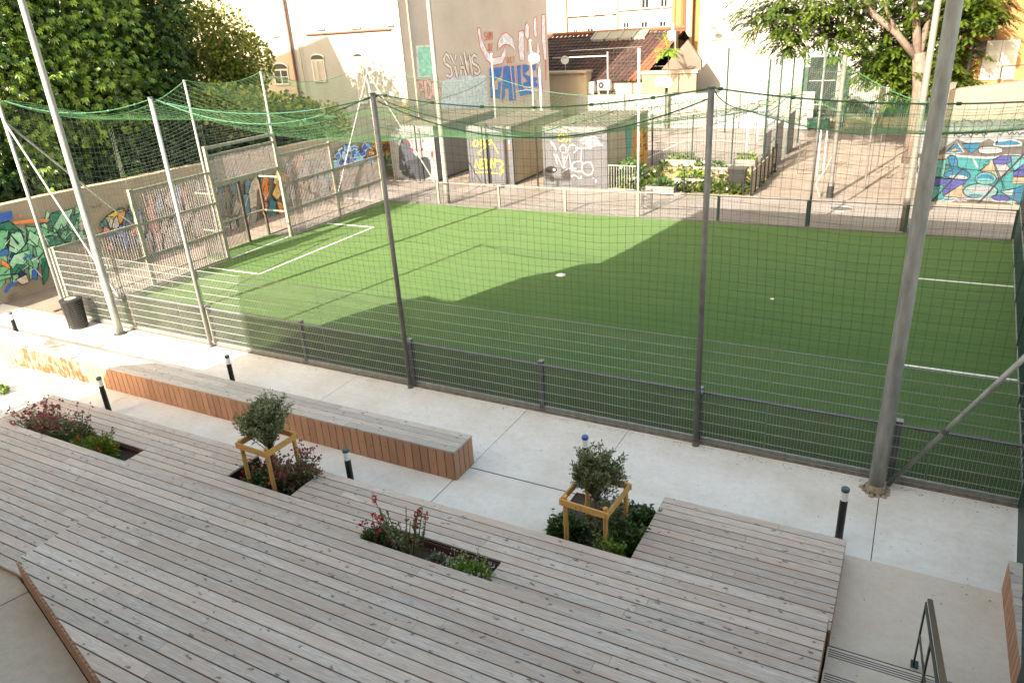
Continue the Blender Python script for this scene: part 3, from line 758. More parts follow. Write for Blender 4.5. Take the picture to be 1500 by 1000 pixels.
m_.build('bar_board', M['bars'], gl, kind='stuff')
for y in (17.16, 19.15, 20.14): MB().box(GX-0.04, GX+0.04, y-0.04, y+0.04, 0, 2.3).build('back_post', M['barkdark'], gl)
for z in (1.0, 2.3): MB().box(GX-0.03, GX+0.03, 17.2, 20.1, z-0.03, z+0.03).build('back_rail', M['cagegrn'], gl)
for y in (17.16, 20.14):
    for z in (1.0, 2.3): MB().box(GX+0.045, XS-0.065, y-0.025, y+0.025, z-0.025, z+0.025).build('side_rail', M['cagegrn'], gl)
m_ = MB()
for k in range(30):
    y = 17.25+(k+0.5)*1.9/30; m_.box(GX-0.004, GX+0.004, y-0.010, y+0.010, 0.05, 2.26)
for k in range(16):
    x = GX+0.06+k*0.063
    m_.box(x-0.01, x+0.01, 17.155, 17.163, 0.05, 2.26)
m_.build('bar_panel', M['infill'], gl, kind='stuff')
m_ = MB(); m_.path([(XS, 17.2, 0.012), (XS+0.02, 18.0, 0.012), (XS, 18.8, 0.012), (XS-0.0, 20.1, 0.012)], 0.022, n=6); m_.build('goal_line', M['white'], gl)
# right end: simple dark panel fence
re = thing('right_end_fence', 'dark green barred end fence at the right end of the pitch', 'fence', (2.95, 19, 0))
def ex(y): return 2.08+0.0555*(y-11.5)
m_ = MB()
for k in range(150):
    y = 11.6+k*0.097; m_.box(ex(y)+.02, ex(y)+.04, y-0.02, y+0.02, 0.06, 2.2)
m_.build('bar_panel', M['dkgreen'], re, kind='stuff')
for y in (14.7, 17.5, 20.3, 23.2, 26.1): MB().box(ex(y)+.0, ex(y)+.09, y-0.05, y+0.05, 0, 2.3).build('post', M['dkgreen'], re)
for z in (0.08, 1.1, 2.2): MB().obox((ex(11.6)+.03, 11.6, z), (ex(26.1)+.03, 26.1, z), .05, .06).build('rail', M['galv'], re)

# tall green railing running from the corner toward the building, slightly off the grid
def rx(y): return 2.035-0.0817*(11.35-y)
gr = thing('green_railing', 'tall dark green steel railing seen edge on at the right border', 'railing', (1.9, 9, 0))
for y in (11.3, 8.6, 6.0, 3.4): MB().box(rx(y)-.005, rx(y)+.055, y-.03, y+.03, 0, 3.3 if y > 11 else 2.5).build('post', M['dkgreen'], gr)
for z in (.09, .8, 1.5, 2.2): MB().obox((rx(11.26)+.03, 11.26, z), (rx(2)+.03, 2, z), .03, .05).build('rail', M['dkgreen'], gr)
m_ = MB()
for k in range(150):
    y = 11.22-k*0.06; m_.box(rx(y)+.0, rx(y)+.02, y-.016, y+.016, 0.03, 2.45)
m_.build('bars', M['dkgreen'], gr, kind='stuff')

# ------------------------------------------------------------------ graffiti helpers
FONT = {
 'A': [[(0, 0), (.5, 1), (1, 0)], [(.2, .4), (.8, .4)]], 'C': [[(1, .85), (.6, 1), (.1, .8), (0, .5), (.1, .15), (.6, 0), (1, .15)]],
 'D': [[(0, 0), (0, 1), (.6, 1), (1, .65), (1, .35), (.6, 0), (0, 0)]], 'E': [[(1, 1), (0, 1), (0, 0), (1, 0)], [(0, .5), (.8, .5)]],
 'G': [[(1, .85), (.6, 1), (.1, .85), (0, .5), (.1, .15), (.6, 0), (1, .15), (1, .5), (.6, .5)]], 'I': [[(.5, 0), (.5, 1)]],
 'L': [[(0, 1), (0, 0), (.9, 0)]], 'M': [[(0, 0), (.1, 1), (.5, .35), (.9, 1), (1, 0)]], 'N': [[(0, 0), (0, 1), (1, 0), (1, 1)]],
 'O': [[(.5, 0), (.05, .25), (.05, .75), (.5, 1), (.95, .75), (.95, .25), (.5, 0)]], 'P': [[(0, 0), (0, 1), (.7, 1), (1, .78), (.7, .5), (0, .5)]],
 'S': [[(1, .85), (.5, 1), (0, .8), (.1, .55), (.9, .42), (1, .18), (.5, 0), (0, .15)]], 'T': [[(0, 1), (1, 1)], [(.5, 1), (.5, 0)]],
 'U': [[(0, 1), (.05, .2), (.5, 0), (.95, .2), (1, 1)]], 'W': [[(0, 1), (.25, 0), (.5, .7), (.75, 0), (1, 1)]], 'Y': [[(0, 1), (.5, .5), (1, 1)], [(.5, .5), (.5, 0)]],
 'Z': [[(0, 1), (1, 1), (0, 0), (1, 0)]], 'R': [[(0, 0), (0, 1), (.7, 1), (1, .78), (.7, .5), (0, .5)], [(.5, .5), (1, 0)]],
 'K': [[(0, 0), (0, 1)], [(1, 1), (0, .45), (1, 0)]], 'J': [[(.2, .2), (.5, 0), (.8, .2), (.8, 1), (.3, 1)]], 'B': [[(0, 0), (0, 1), (.7, 1), (.9, .75), (.6, .52), (0, .52)], [(.6, .52), (1, .25), (.7, 0), (0, 0)]]}
class Graf:
    """paint on a wall: proj maps photo pixels to the wall plane, nrm points off the wall"""
    def __init__(s, proj, nrm, pre=None, gain=1.0): s.gain = gain; s.proj = proj; s.n = Vector(nrm).normalized(); s.k = 0; s.mb = MB(); s.mats = []; s.pre = pre or (lambda x, y: (x, y))
    def _mi(s, col):
        q = paint(tuple(min(.8, c*s.gain) for c in col))
        if q not in s.mats: s.mats.append(q)
        return s.mats.index(q)
    def w(s, p): x, y = s.pre(*p); return s.proj(x, y)+s.n*(0.004+0.0004*s.k)
    def poly(s, pts, col, outline=None, ow=0.05, smooth=0):
        for _ in range(smooth):
            q = []
            for i in range(len(pts)):
                a_, b_ = pts[i], pts[(i+1) % len(pts)]
                q += [(a_[0]*.75+b_[0]*.25, a_[1]*.75+b_[1]*.25), (a_[0]*.25+b_[0]*.75, a_[1]*.25+b_[1]*.75)]
            pts = q
        s.k += 1; v = [s.w(p) for p in pts]; s.mb.add(v, [tuple(range(len(v)))], s._mi(col))
        if outline is not None: s.stroke(list(pts)+[pts[0], pts[1]], outline, ow)
        return s
    def ell(s, cx, cy, rx, ry, col, outline=None, ow=0.05, a0=0, n=22):
        return s.poly([(cx+rx*math.cos(2*math.pi*i/n)*math.cos(a0)-ry*math.sin(2*math.pi*i/n)*math.sin(a0), cy+rx*math.cos(2*math.pi*i/n)*math.sin(a0)+ry*math.sin(2*math.pi*i/n)*math.cos(a0)) for i in range(n)], col, outline, ow)
    def stroke(s, pts, col, wd=0.05, smooth=0):
        for _ in range(smooth):
            q = [pts[0]]
            for a_, b_ in zip(pts, pts[1:]): q += [(a_[0]*.75+b_[0]*.25, a_[1]*.75+b_[1]*.25), (a_[0]*.25+b_[0]*.75, a_[1]*.25+b_[1]*.75)]
            pts = q+[pts[-1]]
        s.k += 1; v = [s.w(p) for p in pts]
        Lf, Rt = [], []
        for i, p in enumerate(v):
            d = (v[min(i+1, len(v)-1)]-v[max(i-1, 0)])
            if d.length < 1e-6: d = Vector((1, 0, 0))
            d.normalize(); a_ = d.cross(s.n).normalized()*wd/2; Lf.append(p+a_); Rt.append(p-a_)
        nn = len(v); s.mb.add(Lf+Rt, [(i, i+1, nn+i+1, nn+i) for i in range(nn-1)], s._mi(col)); return s
    def text(s, txt, tl, tr, bl, br, col, wd=0.06, outline=None, ow=0.03, jit=0.0, gap=0.25):
        n = len(txt); cw = 1/(n+(n-1)*gap)
        for i, ch in enumerate(txt):
            if ch == ' ': continue
            for stp in FONT[ch]:
                q = []
                for (fx_, fy_) in stp:
                    u = (i*(1+gap)+fx_)*cw+random.uniform(-jit, jit)*cw; v = 1-fy_+random.uniform(-jit, jit)
                    x = (tl[0]*(1-u)+tr[0]*u)*(1-v)+(bl[0]*(1-u)+br[0]*u)*v; y = (tl[1]*(1-u)+tr[1]*u)*(1-v)+(bl[1]*(1-u)+br[1]*u)*v
                    q.append((x, y))
                if outline is not None: s.stroke(q, outline, wd+2*ow)
                s.stroke(q, col, wd)
        return s
    def wild(s, x0, x1, yt, yb, n, cols, outline=(.02, .02, .02), ow=0.03, seed=1):
        """a run of interlocking angular letter pieces"""
        rg = random.Random(seed); wd = (x1-x0)/n
        for i in range(n):
            cx = x0+(i+.5)*wd; t = (cx-x0)/(x1-x0); a_, b_ = yt(cx), yb(cx); hgt = b_-a_
            for q in range(3):
                c_ = rg.choice(cols); px_ = cx+rg.uniform(-.6, .6)*wd; py_ = a_+hgt*(0.2+0.3*q)+rg.uniform(-.08, .08)*hgt
                k = rg.choice((4, 5, 6)); ang0 = rg.uniform(0, 6.28); pts = []
                for j in range(k):
                    an = ang0+2*math.pi*j/k+rg.uniform(-.35, .35); rr_ = rg.uniform(.5, 1.15)
                    pts.append((px_+math.cos(an)*wd*0.75*rr_, py_+math.sin(an)*hgt*0.27*rr_))
                s.poly(pts, c_, outline, ow)
                if rg.random() < 0.6: s.stroke([(px_-wd*.4, py_+rg.uniform(-.1, .1)*hgt), (px_, py_+rg.uniform(-.2, .2)*hgt), (px_+wd*.4, py_)], rg.choice([outline, (.75, .75, .72)]), ow*0.9)
        return s
    def build(s, parent, name='graffiti'): return s.mb.build(name, s.mats, parent, kind='stuff')
def crop(x0, y0, sc): return lambda x, y: (x0+x/sc, y0+y/sc)

# ------------------------------------------------------------------ left boundary wall
XW = -24.45
lw = thing('boundary_wall', 'long stained old wall with green and orange graffiti left of the pitch', 'wall', (XW, 15, 0))
m_ = MB(); ny = 34; top = []
for i in range(ny+1):
    y = 3+i*(32.7-3)/ny; z = 2.93-0.018*(y-10)+0.03*nz(0, y, 1, 1.3)-max(0, y-27)*0.12
    top.append((y, z))
for i in range(ny):
    (ya, za), (yb, zb) = top[i], top[i+1]
    v = [(XW, ya, -0.3), (XW, yb, -0.3), (XW, yb, zb), (XW, ya, za), (XW-0.4, ya, -0.3), (XW-0.4, yb, -0.3), (XW-0.4, yb, zb), (XW-0.4, ya, za)]
    m_.add(v, [(0, 1, 2, 3), (3, 2, 6, 7), (4, 7, 6, 5)])
m_.build('wall_body', M['oldwall'], lw)
g = Graf(lambda x, y: AX(x, y, XW), (1, 0, 0), crop(0, 280, 5.265), 1.25)
gw, gd, gt = (.16, .42, .22), (.03, .16, .09), (.30, .55, .35)
K = (.02, .02, .02)
blob = [(-60, 300), (90, 250), (200, 300), (330, 300), (480, 250), (620, 340), (560, 400), (420, 430), (330, 560), (260, 620), (120, 640), (-60, 700)]
g.poly(blob, (.24, .40, .27), None)
g.pre = lambda x, y: (x, y)
g.wild(-8, 72, lambda x: 334-(x*.12), lambda x: 418-(x*.15), 8, [gw, gd, gt, (.20, .48, .28), (.03, .14, .4)], K, .022, seed=14)
g.wild(66, 126, lambda x: 312-(x-66)*.15, lambda x: 366-(x-66)*.2, 6, [gw, gd, gt, (.5, .44, .35)], K, .022, seed=16)
g.pre = crop(0, 280, 5.265)
for pts, c_ in (([(-40, 260), (60, 230), (180, 320), (100, 330), (20, 300)], gd), ([(-40, 300), (60, 300), (40, 420), (-40, 560)], gw),
    ([(70, 330), (150, 300), (190, 410), (120, 480), (60, 460)], gt), ([(190, 270), (330, 280), (420, 330), (330, 350), (220, 330)], gw),
    ([(380, 180), (420, 160), (500, 140), (470, 260), (360, 270)], gd), ([(470, 160), (560, 130), (500, 270), (410, 320), (400, 280)], gt),
    ([(540, 190), (600, 170), (570, 260), (530, 260)], gd), ([(300, 360), (400, 340), (520, 380), (420, 420), (340, 430)], gd),
    ([(220, 300), (300, 350), (280, 430), (200, 400)], gt), ([(100, 490), (220, 450), (250, 560), (120, 640), (60, 560)], gt),
    ([(180, 480), (290, 520), (280, 600), (200, 560)], gw), ([(-40, 590), (60, 560), (80, 660), (-40, 700)], gw), ([(120, 560), (200, 570), (120, 640), (70, 630)], gd)):
    g.poly(pts, c_, K, 0.025)
rg = random.Random(12)
for k in range(26):
    x, y = rg.uniform(-20, 520), 0
    y = rg.uniform(300, 430) if x > 300 else rg.uniform(300, 660)
    g.stroke([(x, y), (x+rg.uniform(20, 60), y-rg.uniform(20, 70)), (x+rg.uniform(50, 110), y+rg.uniform(-10, 50))], rg.choice([K, K, (.62, .62, .58), (.02, .10, .06)]), rg.uniform(.02, .05))
g.poly([(-60, 180), (80, 150), (95, 210), (20, 235), (-60, 250)], (.04, .10, .35), None)
g.poly([(90, 235), (230, 215), (370, 215), (360, 235), (180, 250), (100, 255)], (.62, .20, .06), None)
g.stroke([(140, 180), (150, 200)], (.62, .2, .06), 0.09)
g.poly([(10, 450), (50, 440), (60, 490), (-40, 500)], (.04, .13, .4), K, .02); g.poly([(0, 520), (60, 560), (70, 600), (0, 570)], (.65, .22, .05), K, .02)
g.stroke([(170, 520), (220, 490), (240, 520)], (.05, .15, .4), 0.07); g.stroke([(30, 780), (70, 720), (120, 710)], (.03, .12, .38), .10)
g.poly([(110, 680), (190, 640), (215, 700), (160, 720)], (.5, .43, .33), K, .03); g.stroke([(-20, 650), (60, 640), (200, 635)], K, .03)
g.poly([(750, 260), (830, 180), (900, 130), (960, 130), (965, 200), (920, 260), (860, 270), (800, 290)], (.06, .15, .14), K, .03, 1)
g.poly([(800, 200), (880, 150), (940, 140), (955, 180), (900, 190), (860, 220), (880, 250), (830, 260)], (.78, .45, .05), K, .03)
g.poly([(900, 160), (955, 150), (960, 210), (910, 260), (890, 270)], (.72, .28, .05), K, .03)
g.poly([(980, 110), (1040, 100), (1050, 250), (970, 250)], (.08, .15, .16), K, .03)
g.text('WIG', (700, 110), (770, 95), (700, 135), (770, 120), (.1, .08, .07), .02, jit=.05); g.text('DBS', (60, 800), (130, 770), (60, 840), (130, 810), (.15, .12, .10), .02, jit=.05)
g.poly([(630, 300), (690, 290), (690, 330), (630, 335)], (.05, .12, .09), K, .02)
g.pre = lambda x, y: (x, y)
wt = lambda x: 250-(x-330)*0.2
g.wild(150, 205, lambda x: 318-(x-150)*.2, lambda x: 372-(x-150)*.2, 5, [(.62, .40, .38), (.20, .26, .5), (.5, .44, .38), (.10, .14, .2), (.6, .25, .2)], seed=23, ow=.03)
g.wild(205, 318, lambda x: 290-(x-205)*.25, lambda x: 385-(x-205)*.42, 9, [(.60, .42, .42), (.55, .46, .42), (.5, .5, .52), (.62, .30, .28), (.30, .34, .48)], seed=24, ow=.022)
g.wild(318, 375, lambda x: 262-(x-320)*0.15, lambda x: 350-(x-320)*0.35, 5, [(.30, .26, .22), (.12, .20, .24), (.22, .2, .2), (.45, .38, .3)], seed=4, ow=.03)
g.wild(376, 416, lambda x: 250, lambda x: 318, 4, [(.75, .28, .07), (.62, .20, .05), (.05, .16, .18), (.8, .42, .15)], seed=5, ow=.03)
g.wild(412, 486, lambda x: 232-(x-412)*.1, lambda x: 302-(x-412)*.25, 8, [(.30, .15, .10), (.10, .22, .22), (.35, .30, .27), (.42, .22, .14), (.25, .25, .24)], seed=6, ow=.035)
g.wild(487, 540, lambda x: 216-(x-487)*.15, lambda x: 246-(x-487)*.15, 6, [(.05, .20, .50), (.06, .35, .60), (.25, .55, .70), (.08, .12, .45)], outline=(.6, .65, .7), seed=7, ow=.05)
g.wild(540, 582, lambda x: 203, lambda x: 228, 5, [(.75, .32, .03), (.8, .42, .08), (.70, .26, .03)], outline=(.12, .05, .02), seed=8, ow=.05)
g.wild(560, 582, lambda x: 226, lambda x: 246, 3, [(.05, .35, .06), (.08, .45, .10)], outline=(.6, .65, .5), seed=9, ow=.05)
g.build(lw)

# dark slatted panel beside the wall
# ------------------------------------------------------------------ storage containers
def container(x0, x1, y1, h, label, sidemat, frontmat):
    o = thing('storage_container', label, 'container', ((x0+x1)/2, 30.4, 0), 'storage containers in the alley')
    y0 = 30.4
    MB().box(x0+0.06, x1-0.06, y0+0.03, y1, 0.1, h-0.12).build('body', sidemat, o)
    MB().box(x0+0.12, x1-0.12, y0, y0+0.028, 0.12, h-0.3).build('door_panel', frontmat, o)
    for (a_, b_) in ((x0, x0+0.11), (x1-0.11, x1)): MB().box(a_, b_, y0-0.02, y0+0.1, 0, h).build('corner_post', frontmat, o)
    MB().box(x0+0.11, x1-0.11, y0-0.015, y0+0.06, h-0.29, h-0.02).build('header', mat('pale_header_paint', (.15, .15, .16), .6, .1, 3), o)
    MB().box(x0+0.11, x1-0.11, y0-0.01, y0+0.05, 0.0, 0.11).build('sill', M['galvdark'], o)
    m_ = MB(); n = 16
    for k in range(n):
        x = x0+(k+0.5)*(x1-x0)/n; m_.box(x-(x1-x0)/n*0.28, x+(x1-x0)/n*0.28, y0+0.02, y1, h-0.05, h+0.0)
    m_.box(x0, x1, y0+0.02, y1, h-0.11, h-0.05)
    m_.build('roof_ribs', M['roofrib'], o)
    m_ = MB(); xm = (x0+x1)/2
    for x in (xm,): m_.box(x-0.008, x+0.008, y0-0.006, y0-0.001, 0.15, h-0.32)
    m_.box(x0+0.3, x1-0.3, y0-0.006, y0-0.001, h-0.42, h-0.40)
    m_.build('door_seam', M['black'], o)
    for x in (x0-0.0, x1): MB().box(x-0.02 if x == x0 else x-0.0, x+0.0 if x == x0 else x+0.02, y0-0.03, y0+0.02, 0, h).build('edge_trim', M['black'], o)
    return o
CA = (-23.5, -20.78); CB = (-18.92, -16.5); CC = (-14.95, -11.85)
fm = mat('mural_container_paint', (0.15, 0.15, 0.16), 0.6, 0.15, 1.5)
oA = container(CA[0], CA[1], 36.5, 2.72, 'storage container painted dark and white with red spots, leftmost', fm, fm)
oB = container(CB[0], CB[1], 36.2, 2.72, 'grey storage container with yellow graffiti, the middle one', M['containerside'], M['container'])
oC = container(CC[0], CC[1], 36.0, 2.72, 'grey storage container with white scrawled tag beside the vegetable garden', M['containerside'], M['container'])
YC = 30.398
g = Graf(lambda x, y: AY(x, y, YC), (0, -1, 0), crop(540, 120, 5.263), .28)
g.poly([(228, 440), (330, 450), (320, 520), (390, 600), (450, 570), (480, 620), (485, 760), (240, 745)], (.10, .115, .15), None, smooth=1)
g.poly([(270, 610), (400, 590), (440, 570), (480, 640), (480, 755), (250, 735)], (.035, .04, .055), None, smooth=1)
for k in range(9): g.stroke([(265, 620+k*14), (330, 640+k*13), (400, 640+k*12)], (.14, .16, .2), .02, 1)
for (x, y, rx, ry) in ((335, 525, 10, 14), (300, 462, 14, 12), (412, 520, 8, 12), (418, 455, 6, 10), (490, 560, 8, 26), (505, 430, 6, 8)): g.ell(x, y, rx, ry, (.50, .04, .07))
g.build(oA)
g = Graf(lambda x, y: AY(x, y, YC), (0, -1, 0), crop(640, 150, 4.6875), .45)
Yl = (.75, .72, .08)
g.stroke([(280, 250), (250, 270), (250, 300), (275, 305), (285, 270), (270, 250)], Yl, .07, 2)
g.stroke([(300, 300), (300, 255), (330, 255), (325, 285), (305, 300)], Yl, .06, 1)
g.stroke([(330, 300), (360, 255), (380, 265), (350, 300), (300, 330), (280, 350), (300, 360)], Yl, .06, 2)
g.stroke([(380, 270), (410, 330), (420, 350)], Yl, .05, 1)
g.text('NEON', (270, 395), (400, 385), (262, 450), (400, 455), Yl, .10, jit=.06)
g.stroke([(400, 400), (440, 400), (455, 430), (430, 450), (460, 470), (430, 495)], Yl, .10, 1)
g.stroke([(262, 482), (330, 480), (420, 488)], Yl, .06)
g.poly([(345, 155), (331, 155), (355, 560), (378, 560)], (.01, .01, .01), None)
g.poly([(490, 262), (506, 262), (506, 285), (490, 285)], (.75, .75, .75), None); g.poly([(490, 292), (512, 292), (512, 325), (490, 325)], (.65, .22, .12), None)
for x in (210, 465): g.stroke([(x+3, 190), (x+18, 560)], (.02, .02, .02), .03)
g.build(oB)
g = Graf(lambda x, y: AY(x, y, YC), (0, -1, 0), crop(640, 150, 4.6875), .45)
Wh = (.72, .72, .74)
g.stroke([(870, 215), (835, 225), (830, 260), (860, 270), (880, 240), (860, 215)], Yl, .05, 2); g.stroke([(895, 215), (900, 260), (880, 272)], Yl, .05, 1); g.stroke([(912, 220), (915, 270)], Yl, .05)
g.poly([(985, 250), (1030, 228), (1100, 232), (1110, 262), (1150, 300), (1080, 300), (1050, 330), (1030, 295), (975, 275)], (.66, .33, .38), None, smooth=1)
g.stroke([(1000, 285), (1050, 262), (1100, 270), (1140, 298)], (.75, .6, .62), .05, 1)
g.stroke([(780, 265), (800, 300), (830, 345), (790, 270)], Wh, .045, 1)
g.stroke([(850, 340), (845, 300), (880, 290), (890, 345), (860, 345)], Wh, .045, 1); g.stroke([(900, 345), (905, 295), (945, 290), (970, 320), (940, 345)], Wh, .045, 1)
g.stroke([(995, 310), (990, 400), (1000, 420)], Wh, .045); g.stroke([(950, 315), (1040, 312)], Wh, .045)
g.stroke([(805, 350), (830, 430), (820, 350), (865, 450), (860, 350), (880, 455)], Wh, .05)
g.stroke([(880, 370), (860, 470), (905, 350), (930, 470)], Wh, .05); g.stroke([(860, 480), (900, 455), (960, 455)], Wh, .045)
g.stroke([(985, 405), (935, 410), (925, 450), (960, 480), (1000, 470)], Wh, .05, 2)
g.stroke([(1060, 410), (1005, 415), (990, 460), (1020, 500), (1065, 495), (1078, 450), (1050, 410)], Wh, .05, 2)
g.stroke([(930, 515), (920, 505), (950, 500), (975, 520), (995, 522), (990, 505)], Wh, .045, 1); g.ell(1092, 540, 6, 10, Wh); g.ell(1075, 520, 4, 5, Wh)
g.ell(785, 462, 40, 24, (.02, .02, .02)); g.ell(790, 525, 14, 22, (.08, .08, .08)); g.ell(805, 462, 9, 10, (.8, .8, .8)); g.ell(737, 307, 6, 8, (.6, .03, .03))
g.build(oC)
g = Graf(lambda x, y: AX(x, y, CC[1]-0.055), (1, 0, 0), crop(640, 150, 4.6875))
g.poly([(1290, 170), (1340, 150), (1330, 470), (1300, 480), (1300, 300)], (.10, .30, .25), None); g.poly([(1345, 190), (1400, 170), (1448, 160), (1448, 420), (1400, 470), (1335, 500)], (.62, .30, .05), None)
for k in range(12):
    cx, cy = random.uniform(1350, 1430), random.uniform(190, 440); g.stroke([(cx, cy), (cx+20, cy-25), (cx+5, cy+30), (cx+25, cy+10)], (.12, .07, .03), .05, 1)
g.build(oC)
# thin tall black posts by the containers
for (px_, a_, b_, lab) in ((722, 183, 268, 'black post standing in front of the middle container'), (797, 183, 272, 'black post at the left edge of the right container'), (632, 182, 262, 'thin black post in front of the mural container')):
    p = G(px_, b_, 0); o = thing('thin_post', lab, 'post', (p.x, 30.1, 0), 'black posts in front of the containers')
    MB().tube((p.x, 30.1, 0), (p.x, 30.1, 2.75), 0.035, n=8).build('shaft', M['black'], o); MB().tube((p.x, 30.1, 0), (p.x, 30.1, 0.02), 0.1, n=8).build('base_plate', M['black'], o)

# ------------------------------------------------------------------ vegetable garden
MB().box(-11.7, -5.75, 30.25, 35.9, 0.0, 0.045).build('garden_ground', mat('weedy_ground', (.17, .16, .055), .95, .5, 1.6, col2=(.34, .24, .13), bump=.6, bscale=30), kind='structure')
def clump(n, c, rad, size, seed=0, droop=0.3, shape='leaf'):
    rg = random.Random(seed); m_ = MB(); c = Vector(c)
    for _ in range(n):
        while True:
            p = Vector((rg.uniform(-1, 1), rg.uniform(-1, 1), rg.uniform(-1, 1)))
            if p.length < 1 and p.length > rg.random()*0.75: break
        q = c+Vector((p.x*rad[0], p.y*rad[1], p.z*rad[2]))
        d = (p.normalized()+Vector((rg.uniform(-.8, .8), rg.uniform(-.8, .8), rg.uniform(-.5, .8)-droop))).normalized()
        s_ = size*rg.uniform(.6, 1.3); a_ = d.orthogonal().normalized(); a_ = (Matrix.Rotation(rg.uniform(0, 6.28), 3, d) @ a_)
        w_ = s_*(0.22 if shape == 'narrow' else 0.42)
        m_.add([q, q+d*s_*.5+a_*w_, q+d*s_, q+d*s_*.5-a_*w_], [(0, 1, 2, 3)])
    return m_
def palmate(n, blobs, size, seed=0, shell=0.55):
    """five-fingered leaves over the skins of ellipsoid blobs"""
    rg = random.Random(seed); m_ = MB(); tot = sum(b[1][0]*b[1][2] for b in blobs)
    for (c, rad) in blobs:
        c = Vector(c); k = int(n*rad[0]*rad[2]/tot)
        for _ in range(k):
            p = Vector((rg.gauss(0, 1), rg.gauss(0, 1), rg.gauss(0, 1))).normalized()
            rr_ = shell+(1-shell)*rg.random()**0.5
            rr_ *= 1+0.30*mnoise.noise(p*2.3+c*0.4)+0.30*mnoise.noise(p*5.5+c)
            q = c+Vector((p.x*rad[0], p.y*rad[1], p.z*rad[2]))*rr_
            nrm = (p*.7+Vector((rg.uniform(-.55, .45), rg.uniform(-.95, .25), rg.uniform(.1, 1.0)))).normalized()
            dn = Vector((p.x, p.y, -0.75)); dn = (dn-nrm*dn.dot(nrm)).normalized(); sd_ = nrm.cross(dn)
            s_ = size*rg.uniform(.65, 1.25)
            v = [q]; f = []
            for ang, ln_ in ((-1.15, .6), (-.55, .9), (0, 1.1), (.55, .9), (1.15, .6)):
                d = dn*math.cos(ang)+sd_*math.sin(ang); e = -dn*math.sin(ang)+sd_*math.cos(ang)
                b0 = len(v); v += [q+d*ln_*s_*.55+e*s_*.17+nrm*s_*.04, q+d*ln_*s_-nrm*s_*.12, q+d*ln_*s_*.55-e*s_*.17+nrm*s_*.04]; f.append((0, b0, b0+1, b0+2))
            m_.add(v, f)
    return m_
def crate(x, y, w, label, z=0.04, red=False, seed=0):
    o = thing('planter_crate', label, 'planter', (x, y, 0), 'raised planters in the vegetable garden')
    h = 0.32; mt_ = mat('worn_crate_paint', (.24, .225, .20), .8, .35, 5)
    for k in range(3):
        zz = z+0.02+k*0.105
        mm = mat('red_slat_paint', (.45, .12, .08), .7, .3, 5) if (red and k == 1) else mt_
        MB().box(x-w/2, x+w/2, y-0.40, y-0.375, zz, zz+0.09).build('slat', mm, o); MB().box(x-w/2, x+w/2, y+0.375, y+0.40, zz, zz+0.09).build('slat', mm, o)
        MB().box(x-w/2, x-w/2+.025, y-0.373, y+0.373, zz, zz+0.09).build('slat', mm, o); MB().box(x+w/2-.025, x+w/2, y-0.373, y+0.373, zz, zz+0.09).build('slat', mm, o)
    MB().box(x-w/2+.03, x+w/2-.03, y-.37, y+.37, z, z+.26).build('soil', M['soil'], o)
    clump(150, (x, y, z+.38), (w*.45, .33, .16), .16, seed).build('plants', M['herb'] if seed % 2 else M['lime'], o, kind='stuff')
for i, (px_, py_, w, lab, red) in enumerate(((1000, 243, 1.5, 'white slatted raised planter at the back left of the vegetable garden', False), (1043, 254, 1.6, 'red and white slatted raised planter in the middle of the vegetable garden', True),
        (1015, 271, 1.5, 'white slatted raised planter in front of the red one', False), (970, 283, 1.2, 'low white planter at the front left of the garden behind the fence', False), (1092, 243, 1.0, 'white planter at the back right corner of the garden by the mesh posts', False))):
    p = G(px_, py_, 0); crate(p.x, p.y, w, lab, red=red, seed=i)
o = tag(bpy.data.objects.new('garden_weeds', None), 'bushy weeds and vegetables growing round the white garden planters', 'plants'); bpy.data.objects.remove(o)
def plantthing(name, label, cat, loc, parts, group=None):
    o = thing(name, label, cat, loc, group)
    for (nm, mb_, mt_) in parts:
        if len(mb_.f): mb_.build(nm, mt_, o, kind='stuff')
    return o
rg = random.Random(11)
weeds = MB()
for k in range(46):
    x, y = rg.uniform(-11.5, -5.9), rg.uniform(30.35, 35.6)
    mmb = clump(34, (x, y, .16), (.32, .28, .18), .17, k); weeds.add(mmb.v, mmb.f)
for k in range(30):
    x = -11.2+k*0.18; mmb = clump(30, (x, 30.6, .22), (.2, .22, .22), .17, 100+k); weeds.add(mmb.v, mmb.f)
weeds.build('garden_weeds', M['ailleaf'], kind='stuff')
def wheelie(x, y):
    o = thing('wheelie_bin', 'black wheeled bin standing in the vegetable garden', 'bin', (x, y, 0))
    m_ = MB(); v = [(x-.25, y-.22, .06), (x+.25, y-.22, .06), (x+.25, y+.22, .06), (x-.25, y+.22, .06), (x-.33, y-.3, 1.0), (x+.33, y-.3, 1.0), (x+.33, y+.3, 1.0), (x-.33, y+.3, 1.0)]
    m_.add(v, [(0, 3, 2, 1), (4, 5, 6, 7), (0, 1, 5, 4), (1, 2, 6, 5), (2, 3, 7, 6), (3, 0, 4, 7)]).build('body', M['black'], o)
    MB().box(x-.36, x+.36, y-.34, y+.34, 1.0, 1.06).build('lid', M['black'], o)
    for s_ in (-.28, .28): MB().tube((x+s_-.03, y+.27, .1), (x+s_+.03, y+.27, .1), .1, n=14).build('wheel', M['black'], o)
    MB().tube((x-.3, y+.38, .95), (x+.3, y+.38, .95), .02, n=8).build('handle', M['black'], o)
p = G(1072, 290, 0.04); wheelie(p.x-0.05, 31.0)
